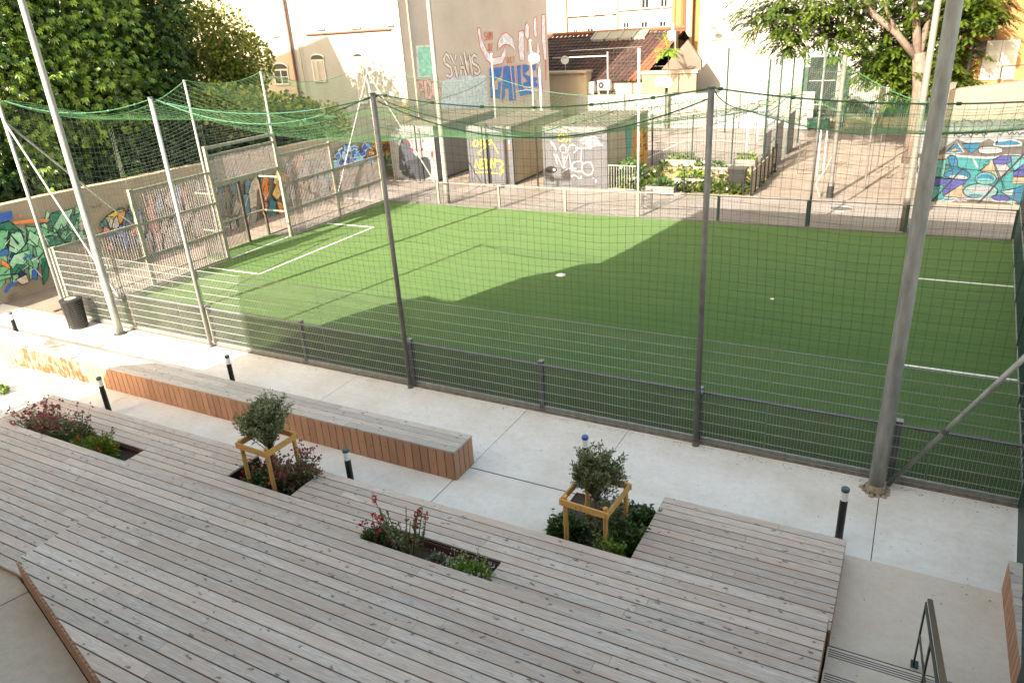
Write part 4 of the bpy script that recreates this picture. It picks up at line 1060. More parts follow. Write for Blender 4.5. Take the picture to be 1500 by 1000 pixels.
# wire basket bin by the far fence
p = G(946, 305, 0); x, y = p.x+.05, 27.6
o = thing('wire_basket_bin', 'grey wire basket bin behind the far fence beside the white net pole', 'bin', (x, y, 0))
for k in range(5): MB().path([(x+.22*math.cos(t*math.pi/8), y+.22*math.sin(t*math.pi/8), .12+k*.16) for t in range(17)], .014, n=5).build('ring', M['galvdark'], o)
m_ = MB()
for k in range(16): a_ = k*math.pi/8; m_.tube((x+.22*math.cos(a_), y+.22*math.sin(a_), .1), (x+.22*math.cos(a_), y+.22*math.sin(a_), .80), .010, n=4)
m_.build('wires', M['galvdark'], o)
# garden front fence posts (dark stakes)
for i, (px_, lab) in enumerate(((955, 'thin dark stake at the left front of the garden'), (996, 'dark stake in front of the garden planters'), (1088, 'thick dark stake at the right front corner of the garden'))):
    p = G(px_, 290, 0); o = thing('stake', lab, 'stake', (p.x, 30.2, 0), 'dark stakes round the garden'); MB().tube((p.x, 30.2, 0), (p.x, 30.2, 1.05), .035, .03, n=8).build('shaft', M['black'], o); MB().tube((p.x, 30.2, 1.05), (p.x, 30.2, 1.08), .03, .01, n=8).build('tip', M['black'], o)
o = thing('garden_fence', 'short dark fence of stakes and boards along the gravel path side of the garden', 'fence', (-5.75, 32, 0))
for k in range(7):
    y = 30.4+k*0.9; MB().tube((-5.72, y, 0), (-5.72, y, 1.25), .04, n=8).build('post', M['black'], o)
for k in range(6):
    y = 30.45+k*0.9; MB().box(-5.77, -5.73, y+0.04, y+0.8, .1, 1.0).build('board', M['rust'] if k == 9 else M['oldwall'], o)
# small gate bars left of garden
o = thing('barrier', 'low grey barred barrier between the container and the garden', 'barrier', (-11.2, 30.4, 0))
for k in range(11): MB().box(-11.8+k*.12, -11.78+k*.12, 30.38, 30.40, .08, 1.1).build('bar', M['galv'], o)
for z in (.08, 1.1): MB().box(-11.82, -10.55, 30.36, 30.42, z-.02, z+.02).build('rail', M['galv'], o)
plantthing('shrub', 'dark green shrub growing behind the barrier next to the right container', 'shrub', (-11.2, 31.6, 0), [('foliage', clump(420, (-11.2, 31.5, .6), (.6, .8, .6), .18, 5), M['herb'])])

# ------------------------------------------------------------------ sports court beyond
cf = thing('court_fence', 'thin dark vertical bar fence along the front of the pink sports court', 'fence', (-8.8, 36.1, 0))
m_ = MB()
for k in range(60): x = -11.75+k*0.1; m_.box(x-.007, x+.007, 36.08, 36.1, .05, 2.35)
m_.build('bars', M['galvdark'], cf, kind='stuff')
for z in (.1, .75, 1.4, 2.05, 2.35): MB().box(-11.75, -5.8, 36.1, 36.12, z-.012, z+.012).build('rail', M['galvdark'], cf)
for x in (-11.7, -9.7, -7.8, -5.85): MB().tube((x, 36.15, 0), (x, 36.15, 2.5), .035, n=8).build('post', M['dkgreen'], cf)
o = thing('crowd_barrier', 'low grey barred barrier on the court behind the garden', 'barrier', (-10.6, 36.9, 0))
for k in range(28): MB().box(-11.7+k*.1, -11.68+k*.1, 36.9, 36.92, .12, 1.0).build('bar', M['galv'], o)
for z in (.12, 1.02): MB().tube((-11.8, 36.91, z), (-8.9, 36.91, z), .02, n=6).build('rail', M['galv'], o)
tf = thing('tall_path_fence', 'tall dark green posts with wire and low grey panels between court and gravel path', 'fence', (-5.9, 41, 0))
TP = []
for (tx, ty, Y) in ((1129, 87, 36.3), (1147, 81, 39.2), (1165, 75, 42.2), (1181, 70, 45.6)):
    p = AX(tx, ty, -5.9); TP.append(p)
yy = [p.y for p in TP]
for k, p in enumerate(TP):
    MB().tube((p.x, p.y, 0), (p.x, p.y, p.z), .035, n=8).build('post', M['dkgreen'], tf)
    if k: 
        a_, b_ = TP[k-1], TP[k]
        m_ = MB()
        for z in (.3, 2.2, 3.3, 4.6, min(a_.z, b_.z)-.1): m_.tube((a_.x, a_.y, z), (b_.x, b_.y, z), .007, n=4)
        m_.build('wires', M['dkgreen'], tf, kind='stuff')
        MB().box(a_.x-.02, a_.x+.02, a_.y+.1, (a_.y+b_.y)/2, .05, 2.0).build('low_panel', M['palegrey'], tf)
        m_ = MB()
        for q in range(14): y = a_.y+(b_.y-a_.y)*(q+.5)/14; m_.box(a_.x-.006, a_.x+.006, y-.006, y+.006, .1, 3.2)
        m_.build('thin_bars', M['dkgreen'], tf, kind='stuff')
MB().tube((-5.9, 33.6, 0), (-5.9, 33.6, 4.2), .04, n=8).build('post', M['dkgreen'], tf)
m_ = MB()
for q in range(8): m_.tube((-5.9, 33.6, 1.0+q*.42), (-5.9, 36.2, 1.0+q*.42), .012, n=4)
m_.build('wires', M['dkgreen'], tf, kind='stuff')
cw = thing('court_wall', 'low white wall covered in pale scribbled graffiti behind the sports court', 'wall', (-12, 49.2, 0))
MB().box(-21.5, -5.9, 49.0, 49.3, -.2, 2.15).build('wall_body', M['palegrey'], cw)
g = Graf(lambda x, y: AY(x, y, 48.995), (0, -1, 0), crop(1000, 60, 6.25), .42); rg = random.Random(5)
for k in range(9):
    cx = 330+k*62; g.ell(cx, 700+rg.uniform(-40, 40), 42, 60, (.62, .62, .70), (.38, .40, .55), .05)
    g.ell(cx+4, 705, 20, 34, (.70, .70, .74), (.45, .46, .6), .04)
g.pre = lambda x, y: (x, y)
for k in range(60):
    cx, cy = rg.uniform(868, 1045), rg.uniform(145, 182); g.stroke([(cx, cy), (cx+rg.uniform(2, 6), cy-rg.uniform(2, 6)), (cx+rg.uniform(2, 8), cy+4), (cx+rg.uniform(5, 10), cy-2)], rg.choice([(.25, .3, .32), (.12, .3, .26), (.4, .38, .42), (.5, .3, .35)]), .035, 1)
g.build(cw)
def hoop(x, y, label, s=1.0, mt='dkgreen', z=2.95):
    o = thing('basketball_hoop', label, 'basketball hoop', (x, y, 0), 'basketball hoops on the court')
    MB().tube((x, y, 0), (x, y, z), .07, n=10).build('post', M[mt], o)
    MB().obox((x, y, z-.1), (x, y-.6, z), .08, .08).build('arm', M[mt], o)
    m_ = MB(); n = 20; pts = []
    for i in range(n):
        a_ = 2*math.pi*i/n; pts.append((x+.85*s*math.copysign(abs(math.cos(a_))**.7, math.cos(a_)), z+.25+.55*s*math.copysign(abs(math.sin(a_))**.7, math.sin(a_))))
    v = [(p[0], y-.62, p[1]) for p in pts]+[(p[0], y-.66, p[1]) for p in pts]
    m_.add(v, [tuple(range(n)), tuple(range(2*n-1, n-1, -1))]+[(i, (i+1) % n, n+(i+1) % n, n+i) for i in range(n)]).build('backboard', M['white'], o)
    m_ = MB(); q = [(x-.3*s, z), (x+.3*s, z), (x+.3*s, z+.42*s), (x-.3*s, z+.42*s), (x-.3*s, z)]
    for a_, b_ in zip(q, q[1:]): m_.obox((a_[0], y-.668, a_[1]), (b_[0], y-.668, b_[1]), .05, .008, (0, 1, 0))
    m_.build('target_square', M['black'], o)
    m_ = MB(); m_.path([(x+.23*math.cos(t*math.pi/8), y-.95+.23*math.sin(t*math.pi/8), z-.02) for t in range(17)], .02, n=5); m_.build('rim', mat('orange_rim', (.6, .16, .05), .5), o)
p = AY(972, 123, 48.0); hoop(p.x, 48.6, 'basketball hoop with white rounded backboard in front of the cream wall', .62, z=p.z-.15)
p = AY(783, 90, 40.0); hoop(p.x, 40.6, 'basketball hoop with white backboard in front of the blue block letters', .42, 'white', z=p.z-.1)
# pole and frame of court goals
o = thing('tall_court_goal', 'tall pale steel frame rising at the court in front of the tiled roof', 'frame', (-19, 47, 0))
p = AY(890, 76, 47); q = AY(840, 82, 47)
MB().tube((p.x, 47, 0), (p.x, 47, p.z), .06, n=8).build('post', M['galv'], o); MB().tube((q.x-1.5, 47, p.z-.25), (p.x, 47, p.z-.25), .05, n=8).build('crossbar', M['galv'], o)
MB().tube((q.x-1.5, 47, p.z+.15), (p.x+2.3, 47, p.z+.2), .015, n=5).build('cable', M['galvdark'], o)
m_ = MB()
for k in range(9): x = p.x+.15+k*.24; m_.tube((x, 47, 2.2), (x, 47, p.z+.15), .008, n=3)
for k in range(12): z = 2.2+k*.27; m_.tube((p.x, 47, z), (p.x+2.3, 47, z), .008, n=3)
m_.build('mesh', M['galvdark'], o, kind='stuff')
for (tx, ty, Y, lab) in ((720, 80, 38, 'white steel post in front of the blue lettering'), (777, 60, 40, 'thin white post beside the left backboard')):
    p = AY(tx, ty, Y); o = thing('white_post', lab, 'post', (p.x, Y, 0), 'white posts by the court'); MB().tube((p.x, Y, 0), (p.x, Y, p.z), .06, n=8).build('shaft', M['galv'], o); MB().tube((p.x, Y, p.z), (p.x, Y, p.z+.04), .07, n=8).build('cap', M['white'], o)
o = thing('small_goal', 'small white five a side goal frame on the court', 'goal', (-8, 42, 0))
a_, b_ = G(1093, 223, .03), G(1109, 207, .03)
for q in (a_, b_): MB().tube((q.x, q.y, .03), (q.x, q.y, 2.0), .05, n=8).build('post', M['white'], o)
MB().tube((a_.x, a_.y, 2.0), (b_.x, b_.y, 2.0), .05, n=8).build('crossbar', M['white'], o)
p = AY(1068, 70, 47); o = thing('net_mast', 'thin dark mast with a cross wire behind the court', 'pole', (p.x, 47, 0)); MB().tube((p.x, 47, 0), (p.x, 47, p.z), .05, n=8).build('shaft', M['dkgreen'], o)
q = AY(1175, 67, 47); MB().tube((p.x, 47, p.z-.4), (q.x, 47, p.z-.35), .02, n=5).build('cross_wire', M['dkgreen'], o)

# ------------------------------------------------------------------ buildings
def bbox_building(name, label, x0, x1, y0, y1, z1, mt):
    o = thing(name, label, 'building', ((x0+x1)/2, y0, 0))
    MB().box(x0, x1, y0, y1, -.3, z1).build('walls', mt, o); return o
def win(o, Y, px0, py0, px1, py1, shut=False, arch=False, pane='glass', dep=.12):
    """window in a wall facing -Y: frame proud, pane, optional shutters"""
    a_ = AY(px0, py0, Y); b_ = AY(px1, py1, Y); x0, x1 = sorted((a_.x, b_.x)); z1, z0 = max(a_.z, b_.z), min(a_.z, b_.z)
    w_ = bpy_win = MB(); t = .07
    w_.box(x0-t, x1+t, Y-.05, Y-.002, z1, z1+t); w_.box(x0-t, x1+t, Y-.10, Y-.002, z0-t, z0); w_.box(x0-t, x0, Y-.05, Y-.002, z0, z1); w_.box(x1, x1+t, Y-.05, Y-.002, z0, z1)
    f = w_.build('window', M['frame'], o)
    MB().box(x0, x1, Y-.03, Y-.003, z0, z1).build('pane', M['glass'] if not shut else M['shutter'], f)
    if shut:
        m_ = MB(); n = max(4, int((z1-z0)/.09)); xm = (x0+x1)/2
        for (a0, b0) in ((x0+.03, xm-.02), (xm+.02, x1-.03)):
            for k in range(n): zz = z0+.03+k*(z1-z0-.06)/n; m_.box(a0+.04, b0-.04, Y-.052, Y-.032, zz, zz+.6*(z1-z0)/n)
            m_.box(a0, a0+.04, Y-.058, Y-.031, z0+.01, z1-.01); m_.box(b0-.04, b0, Y-.058, Y-.031, z0+.01, z1-.01)
        m_.build('shutter', M['shutter'], f)
    else:
        m_ = MB(); xm = (x0+x1)/2; m_.box(xm-.03, xm+.03, Y-.045, Y-.031, z0, z1); m_.box(x0, x1, Y-.044, Y-.032, z0+(z1-z0)*.5-.02, z0+(z1-z0)*.5+.02); m_.build('glazing_bar', M['frame'], f)
    if arch:
        m_ = MB(); xm = (x0+x1)/2; rr_ = (x1-x0)/2+.1
        m_.path([(xm-rr_*math.cos(t*math.pi/10), Y-.03, z1+.12+rr_*.45*math.sin(t*math.pi/10)) for t in range(11)], .045, n=5); m_.build('arch', M['frame'], f)
        m_ = MB(); n = 10; pts = [(xm-(rr_-.05)*math.cos(t*math.pi/n), z1+.1+rr_*.42*math.sin(t*math.pi/n)) for t in range(n+1)]
        m_.add([(p[0], Y-.02, p[1]) for p in pts], [tuple(range(n+1))]); m_.build('fanlight', M['glass'], f)
    return f
YD = 33.0
cD = AY(593, 100, YD).x
oD = bbox_building('cream_house', 'tall cream plaster house with pale shutters behind the left trees', -48, cD, YD, YD+9, 14, M['whiteplaster'])
# the left third of the facade is creamier: its own slab, proud of the wall
xl = AY(425, 50, YD).x
MB().box(-47.9, xl, YD-.06, YD-.001, 0, 14).build('facade_panel', M['cream'], oD)
for args in ((388, -20, 408, 52), (452, -40, 474, 42), (505, -40, 527, 40), (560, -30, 575, 36)): win(oD, YD-(.06 if args[0] < 430 else 0), *args, shut=True)
for args in ((458, 90, 478, 118), (520, 86, 538, 150)): win(oD, YD, *args, shut=True, arch=True)
win(oD, YD-.06, 402, 104, 424, 122, shut=False, arch=True)
for (a_, b_, r_, mt_) in (((416, 0), (432, 110), .06, 'rust'), ((427, 0), (446, 120), .03, 'cagegrn')):
    p, q = AY(*a_, YD-.15), AY(*b_, YD-.15); xm = (p.x+q.x)/2; MB().tube((xm, YD-.15, 14), (xm, YD-.15, 0), r_, n=8).build('drainpipe', M[mt_], oD)
p, q = AY(447, 51, YD-.08), AY(573, 45, YD-.08); MB().box(p.x, q.x, YD-.12, YD-.005, p.z-.04, p.z+.02).build('string_course', M['tilehot'], oD)
m_ = MB()
for k in range(22): m_.box(cD-(.55 if k % 2 else .35), cD+.02, YD-.03, YD+.02, k*.6, k*.6+.57)
m_.build('quoins', M['cream'], oD, kind='stuff')
# pink graffiti building, running back from the cream house corner
az = R(12.5); dirp = Vector((math.sin(az), math.cos(az), 0)); c0 = Vector((cD, YD+.02, 0))
k803 = AY(803, 75, 40); ratio = k803.x/40
t_ = (ratio*c0.y-c0.x)/(dirp.x-ratio*dirp.y); c1 = c0+dirp*t_
nP = Vector((dirp.y, -dirp.x, 0))
oP = thing('graffiti_building', 'windowless pinkish building side painted with large arabic and blue block letters', 'building', tuple(c0+dirp*t_/2))
bk = -nP*7
v = [c0, c1, c1+bk, c0+bk]; m_ = MB(); m_.add([(p.x, p.y, -.3) for p in v]+[(p.x, p.y, 15) for p in v], [(0, 1, 5, 4), (1, 2, 6, 5), (2, 3, 7, 6), (4, 5, 6, 7)]); m_.build('walls', M['pink'], oP)
g = Graf(lambda x, y: APL(x, y, tuple(c0), nP), nP, crop(560, 0, 5.357))
g.poly([(262, 360), (412, 355), (440, 600), (275, 610)], (.62, .64, .60), None); g.poly([(278, 372), (408, 368), (430, 592), (292, 600)], (.28, .56, .45), None)
g.poly([(470, 645), (560, 600), (810, 590), (835, 850), (460, 850)], (.46, .50, .58), None)
PK = (.62, .22, .20)
g.text('PDG', (275, 645), (440, 640), (290, 765), (450, 768), (.70, .42, .40), .22, outline=(.18, .10, .10), ow=.04)
g.text('SYAWS', (475, 420), (740, 430), (510, 610), (770, 590), (.60, .54, .50), .16, outline=(.10, .08, .08), ow=.04, jit=.08)
WA = (.60, .60, .66); RO = (.55, .12, .08)
g.poly([(745, 225), (765, 220), (775, 300), (820, 400), (870, 455), (930, 445), (965, 360), (968, 440), (940, 500), (870, 515), (815, 470), (765, 370)], WA, RO, .05)
g.poly([(900, 400), (910, 320), (940, 270), (975, 258), (1020, 300), (1050, 410), (1000, 355), (955, 350), (925, 375)], WA, RO, .05)
for pts in ([(1070, 250), (1108, 240), (1112, 470), (1082, 480), (1065, 380)], [(1120, 200), (1133, 178), (1152, 210), (1152, 280), (1138, 318), (1118, 280)], [(1185, 145), (1207, 135), (1213, 290), (1196, 295), (1184, 240)],
            [(1165, 345), (1180, 400), (1205, 415), (1218, 330), (1235, 400), (1225, 475), (1200, 480), (1172, 440)], [(1250, 120), (1275, 115), (1280, 300), (1288, 470), (1268, 470), (1248, 300)]): g.poly(pts, WA, RO, .05)
g.stroke([(1138, 320), (1140, 410)], RO, .05); g.stroke([(1280, 470), (1282, 630)], RO, .09); g.stroke([(1232, 440), (1236, 510)], RO, .04)
g.text('SAMI', (798, 255), (865, 250), (802, 320), (868, 310), (.50, .16, .10), .07, gap=.4); g.text('DZ', (830, 345), (862, 345), (832, 400), (862, 395), (.50, .16, .10), .07, gap=.5); g.text('ONLY', (975, 450), (1035, 440), (975, 500), (1035, 490), (.50, .16, .10), .05, gap=.4)
BL = (.045, .15, .42)
for pts in ([(835, 535), (940, 525), (930, 600), (880, 640), (880, 700), (900, 705), (905, 640), (935, 640), (920, 780), (845, 770)],
            [(945, 520), (1000, 518), (1030, 790), (990, 795), (985, 700), (965, 700), (960, 780), (930, 780)],
            [(1005, 520), (1035, 515), (1050, 790), (1030, 790)], [(1050, 515), (1085, 510), (1090, 650), (1115, 700), (1180, 680), (1185, 740), (1080, 760), (1060, 700)],
            [(1095, 510), (1150, 505), (1150, 550), (1115, 580), (1160, 600), (1165, 680), (1105, 690), (1100, 650), (1135, 640), (1100, 600)],
            [(1160, 500), (1205, 500), (1205, 550), (1180, 560), (1180, 600), (1230, 610), (1200, 640), (1240, 680), (1190, 690), (1165, 640)],
            [(1210, 540), (1235, 535), (1262, 725), (1225, 725)]): g.poly(pts, BL, (.62, .33, .28), .05)
g.stroke([(1045, 720), (1130, 705), (1220, 715)], (.6, .65, .7), .06)
for k in range(5): g.stroke([(855+k*85, 780), (857+k*85, 800+8*(k % 3))], BL, .05)
g.build(oP)
for k, (a_, b_) in enumerate((((640, -4), (612, 150)),)):
    p, q = APL(596, 20, tuple(c0), nP)+nP*.08, APL(600, 150, tuple(c0), nP)+nP*.08
    MB().tube((p.x, p.y, 15), (p.x, p.y, .3), .05, n=8).build('drainpipe', M['cream'], oP)
# orange sliver house far left
xr = AY(258, 30, 32.5).x; oE = bbox_building('orange_house', 'narrow orange plastered house end glimpsed between the left trees', xr-2.3, xr, 32.5, 32.9, 12, M['ochre'])
p = AY(250, 20, 32.4); MB().tube((p.x, 32.4, 0), (p.x, 32.4, 12), .07, n=8).build('drainpipe', M['galv'], oE)
# low tiled house
YH = 50.0
xL, xR_ = AY(806, 80, YH).x-5.0, AY(941, 110, YH).x
ze = AY(880, 117, YH).z; pr = AY(900, 50, 56.0); yr, zr = 56.0, pr.z
oH = thing('tiled_roof_house', 'low house with dark old tiled roof and a row of skylights behind the court', 'house', ((xL+xR_)/2, YH, 0))
MB().box(xL, xR_, YH, 62, -.3, ze-.05).build('walls', M['oldwall'], oH)
MB().box(xR_+.003, AY(1021, 105, YH).x, YH-.1, YH+.3, -.3, AY(980, 108, YH).z).build('walls', mat('tan_render', (.17, .135, .10), .9, .2, 2), oH)
MB().box(xR_-.05, AY(1022, 105, YH).x+.05, YH-.18, YH+.38, AY(980, 108, YH).z, AY(980, 103.5, YH).z).build('wall_coping', M['cream'], oH)
nr, nc = 15, 36; sl = Vector((0, yr-YH, zr-ze)); up = Vector((0, -(zr-ze), yr-YH)).normalized()
xR2 = AY(1003, 55, yr).x
rt = []
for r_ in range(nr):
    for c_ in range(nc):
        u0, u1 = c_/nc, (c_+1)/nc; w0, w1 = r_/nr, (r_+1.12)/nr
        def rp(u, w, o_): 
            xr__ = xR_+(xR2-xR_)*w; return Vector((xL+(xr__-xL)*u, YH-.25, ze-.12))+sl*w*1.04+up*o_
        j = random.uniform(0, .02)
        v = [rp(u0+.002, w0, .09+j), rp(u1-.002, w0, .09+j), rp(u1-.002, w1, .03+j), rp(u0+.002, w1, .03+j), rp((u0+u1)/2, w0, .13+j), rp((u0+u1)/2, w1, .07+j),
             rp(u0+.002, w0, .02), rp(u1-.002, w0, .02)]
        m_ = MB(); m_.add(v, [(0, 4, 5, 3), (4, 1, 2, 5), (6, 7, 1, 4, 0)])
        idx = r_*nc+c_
        if r_ < 10: m_.build('roof_tile', M['tile'] if u1 < .94 else M['tilehot'], oH)  # roof shadow painted by tile colour, orange right end as the sunlit part
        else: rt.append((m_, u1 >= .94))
for lit in (False, True):
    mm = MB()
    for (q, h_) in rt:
        if h_ == lit: mm.add(q.v, q.f)
    mm.build('roof_tiles', M['tilehot'] if lit else M['tile'], oH, kind='stuff')
v = [Vector((xL, YH-.2, ze-.15)), Vector((xR_, YH-.2, ze-.15)), Vector((xR2, yr, zr-.05)), Vector((xL, yr, zr-.05)), Vector((xL, 62, ze)), Vector((xR2, 62, ze))]
MB().add(v, [(0, 1, 2, 3), (3, 2, 5, 4)]).build('roof_deck', M['underdeck'], oH)
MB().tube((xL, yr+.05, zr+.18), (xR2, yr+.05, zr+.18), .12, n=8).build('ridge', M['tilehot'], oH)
pR = [AY(962, 104, YH-.0), AY(1001, 60, YH-.0), AY(1021, 90, YH), AY(1021, 104, YH)]
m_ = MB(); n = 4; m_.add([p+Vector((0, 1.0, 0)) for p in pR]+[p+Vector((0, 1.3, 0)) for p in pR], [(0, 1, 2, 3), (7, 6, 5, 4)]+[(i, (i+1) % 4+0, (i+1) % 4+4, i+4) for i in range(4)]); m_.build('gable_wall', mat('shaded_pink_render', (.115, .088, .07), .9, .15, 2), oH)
for k in range(4):
    u0 = (870-868)/86; x0p, x1p = 868+k*21, 886+k*21
    def onroof(px_, w): 
        b_ = rp(0, w, .16); v_ = ray(px_, 0); yyy = b_.y; return None
    wA, wB = .82, .99
    yA = YH-.25+sl.y*wA*1.04; yB = YH-.25+sl.y*wB*1.04
    zA = ze-.12+sl.z*wA*1.04+.24; zB = ze-.12+sl.z*wB*1.04+.24
    xa0, xa1 = AY(866+k*20, 62, yA).x, AY(884+k*20, 62, yA).x; xb0, xb1 = AY(874+k*20, 52, yB).x, AY(892+k*20, 52, yB).x
    sk = MB().add([(xa0, yA, zA), (xa1, yA, zA), (xb1, yB, zB), (xb0, yB, zB), (xa0, yA, zA-.2), (xa1, yA, zA-.2), (xb1, yB, zB-.2), (xb0, yB, zB-.2)], [(0, 1, 2, 3), (0, 4, 5, 1), (1, 5, 6, 2), (3, 7, 4, 0)]).build('skylight', mat('pale_skylight_glass', (.17, .16, .13), .3, .15, 2), oH)
    MB().obox((xa0, yA, zA+.02), (xb0, yB, zB+.02), .12, .05).build('frame', M['galv'], sk)
xg0, xg1 = AY(806, 110, YH-1).x, AY(860, 105, YH-1).x; zg = AY(830, 105, YH-1).z
MB().box(xg0-1.2, xg1, YH-1.2, YH-.01, zg-.12, zg).build('lean_to_slab', M['oldwall'], oH); MB().box(xg0-1.2, xg1-.1, YH-.9, YH-.02, 0, zg-.13).build('lean_to_wall', M['oldwall'], oH)
for (px_, py_, lab) in ((858, 129, 'larger white air conditioner unit on the wall under the tiled roof, left one'), (884, 125, 'smaller white air conditioner unit under the tiled roof, right one')):
    p = AY(px_, py_, YH-.6); o = thing('air_conditioner', lab, 'air conditioner', (p.x, YH-.6, p.z), 'air conditioners under the tiled roof')
    s_ = 1.0 if px_ < 870 else .8
    MB().box(p.x-.55*s_, p.x+.55*s_, YH-.58, YH-.12, p.z-.38*s_, p.z+.38*s_).build('casing', M['white'], o)
    MB().tube((p.x-.18, YH-.60, p.z), (p.x-.18, YH-.57, p.z), .28*s_, n=18).build('fan_grille', M['black'], o); MB().tube((p.x-.18, YH-.62, p.z), (p.x-.18, YH-.60, p.z), .08*s_, n=10).build('fan_hub', M['galv'], o)
    MB().box(p.x-.6, p.x+.6, YH-.6, YH-.03, p.z-.44*s_, p.z-.39*s_).build('bracket', M['galvdark'], o)
p = AY(828, 88, YH-.8); o = thing('satellite_dish', 'white satellite dish on a pole above the low slab roof', 'satellite dish', (p.x, YH-.8, p.z))
MB().tube((p.x, YH-.8, p.z-.8), (p.x, YH-.8, p.z), .03, n=6).build('mast', M['galv'], o)
m_ = MB(); m_.path([(p.x, YH-.86, p.z), (p.x+.03, YH-.9, p.z), (p.x+.05, YH-.98, p.z)], [.10, .22, .28], n=18); m_.build('dish', M['white'], o)
p = AY(967, 46, 55); o = thing('chimney_stack', 'small white chimney pot at the right end of the roof ridge', 'chimney', (p.x+1.5, 55, zr))
p = AY(984, 48, 54.5); MB().box(p.x-.3, p.x+.3, 54.5, 55.1, p.z-1.6, p.z+.1).build('stack', M['cream'], o); MB().tube((p.x, 54.8, p.z+.1), (p.x, 54.8, p.z+.6), .14, n=10).build('pot', M['galv'], o)
# back street facade
YQ = 66.0
xq0, xq1 = AY(780, 20, YQ).x, AY(1012, 20, YQ).x
oQ = bbox_building('street_facade', 'cream street building with two rows of windows behind the tiled roof', xq0-4, xq1, YQ, YQ+8, 20, M['cream'])
xm = AY(905, 20, YQ).x; MB().box(xm, xq1-.01, YQ-.06, YQ-.002, -.3, 20).build('facade_panel', M['whiteplaster'], oQ)
for (x0, y0, x1, y1, s_) in ((841, 44, 846, 56, 0), (861, 42, 869, 56, 0), (888, 38, 896, 52, 1), (914, 34, 921, 48, 0), (940, 33, 948, 48, 0), (967, 32, 975, 46, 0), (915, -20, 925, 14, 1), (941, -20, 950, 12, 0), (969, -20, 977, 11, 0), (840, -20, 849, 24, 1), (862, -20, 871, 23, 1), (888, -20, 897, 22, 1), (815, -20, 823, 28, 1)):
    win(oQ, YQ-(.06 if x0 > 905 else 0), x0, y0, x1, y1, shut=bool(s_))
for (px_) in (829, 904): q = AY(px_, 20, YQ-.15); MB().tube((q.x, YQ-.15, 20), (q.x, YQ-.15, 0), .07, n=6).build('drainpipe', M['cagegrn'], oQ)
for (a_, b_, y_) in ((831, 903, 24), (906, 990, 15)): p, q = AY(a_, y_, YQ-.1), AY(b_, y_, YQ-.1); MB().box(p.x, q.x, YQ-.2, YQ-.062, p.z-.08, p.z+.04).build('string_course', M['cream'], oQ)
# ochre pipe wall + white building at right
YWb = 54.0
xw0 = AY(1024, 60, YWb).x; xw1 = AY(1400, 60, YWb).x
oW = bbox_building('white_building', 'broad white building with dark lower windows behind court and tree', xw0, xw1+1, YWb, YWb+10, 18, M['whiteplaster'])
xo0 = AY(990, 30, YWb+4).x
oo = thing('ochre_wall', 'ochre building flank with brown pipes next to the white building', 'building', (xo0, YWb+4, 0))
MB().box(xo0-.3, xw0+1.0, YWb+4, YWb+8, -.3, 18).build('walls', M['ochre'], oo)
for (px_, r_, mt_) in ((996, .32, 'ochre'), (1003, .12, 'rust'), (990, .10, 'rust'), (1010, .25, 'cream')): q = AY(px_, 30, YWb+3.6); MB().tube((q.x, YWb+3.6, 4.5), (q.x, YWb+3.6, 18), r_, n=10).build('pipe', M[mt_], oo)
for (x0, y0, x1, y1, s_) in ((1188, 84, 1222, 152, 0), (1262, 78, 1290, 118, 0), (1300, 70, 1325, 118, 0), (1266, -10, 1284, 20, 0), (1384, 0, 1398, 22, 0), (1340, 60, 1360, 110, 0)): win(oW, YWb, x0, y0, x1, y1, shut=bool(s_))
for y_ in (-6, 58): p, q = AY(1040, y_, YWb), AY(1300, y_-10, YWb); MB().box(p.x, xw1+.9, YWb-.08, YWb-.002, p.z-.06, p.z+.06).build('string_course', M['cream'], oW)
p = AY(1040, 40, YWb-.2); q = AY(1046, 44, YWb-.9); o = thing('wall_lamp', 'curved street lamp on the white building wall', 'lamp', tuple(p))
MB().path([(p.x, YWb-.01, p.z-.1), (p.x+.1, YWb-.4, p.z+.15), (p.x+.4, YWb-.8, p.z)], .03, n=6).build('arm', M['galvdark'], o); MB().path([(p.x+.4, YWb-.8, p.z), (p.x+.4, YWb-.8, p.z-.12)], [.08, .28], n=14).build('lamp_shade', M['galvdark'], o)
# mural retaining wall on the right
YM = 30.6
mw = thing('mural_wall', 'high retaining wall at right painted with turquoise and purple abstract mural', 'wall', (3, YM, 0))
xm0 = AY(1343, 297, YM).x
v = []; m_ = MB(); nseg = 10
for i in range(nseg):
    xa = xm0+i*(9-xm0)/nseg; xb = xm0+(i+1)*(9-xm0)/nseg; za = 3.92+.12*(xa-xm0); zb = 3.92+.12*(xb-xm0)
    m_.add([(xa, YM, -.3), (xb, YM, -.3), (xb, YM, zb), (xa, YM, za), (xa, YM+.5, -.3), (xb, YM+.5, -.3), (xb, YM+.5, zb), (xa, YM+.5, za)], [(0, 1, 2, 3), (3, 2, 6, 7)]+([(0, 3, 7, 4)] if i == 0 else []))
m_.build('wall_body', M['muralwall'], mw)
MB().add([(xm0, YM+.003, -.3), (xm0+.55, 48, -.3), (xm0+.55, 48, 3.0), (xm0, YM+.003, 3.9), (xm0+.6, YM+.4, 3.9), (xm0+1.2, 48, 3.0)], [(0, 3, 2, 1), (3, 4, 5, 2)]).build('side_wall', M['muralwall'], mw)
MB().box(xm0-.06, 9, YM-.06, YM+.0, -.02, .12).build('wall_foot', M['muralwall'], mw)
g = Graf(lambda x, y: AY(x, y, YM), (0, -1, 0), crop(1340, 150, 5.88), .20)
TQ = (.05, .46, .50); CY = (.0, .26, .52); PU = (.10, .11, .52); BE = (.74, .53, .36); WH = (.74, .74, .74); BG = (.20, .17, .16); LT = (.66, .60, .66)
K3 = (.03, .03, .05)
g.poly([(30, 225), (1000, 190), (1050, 400), (30, 470)], (.56, .60, .62), None)
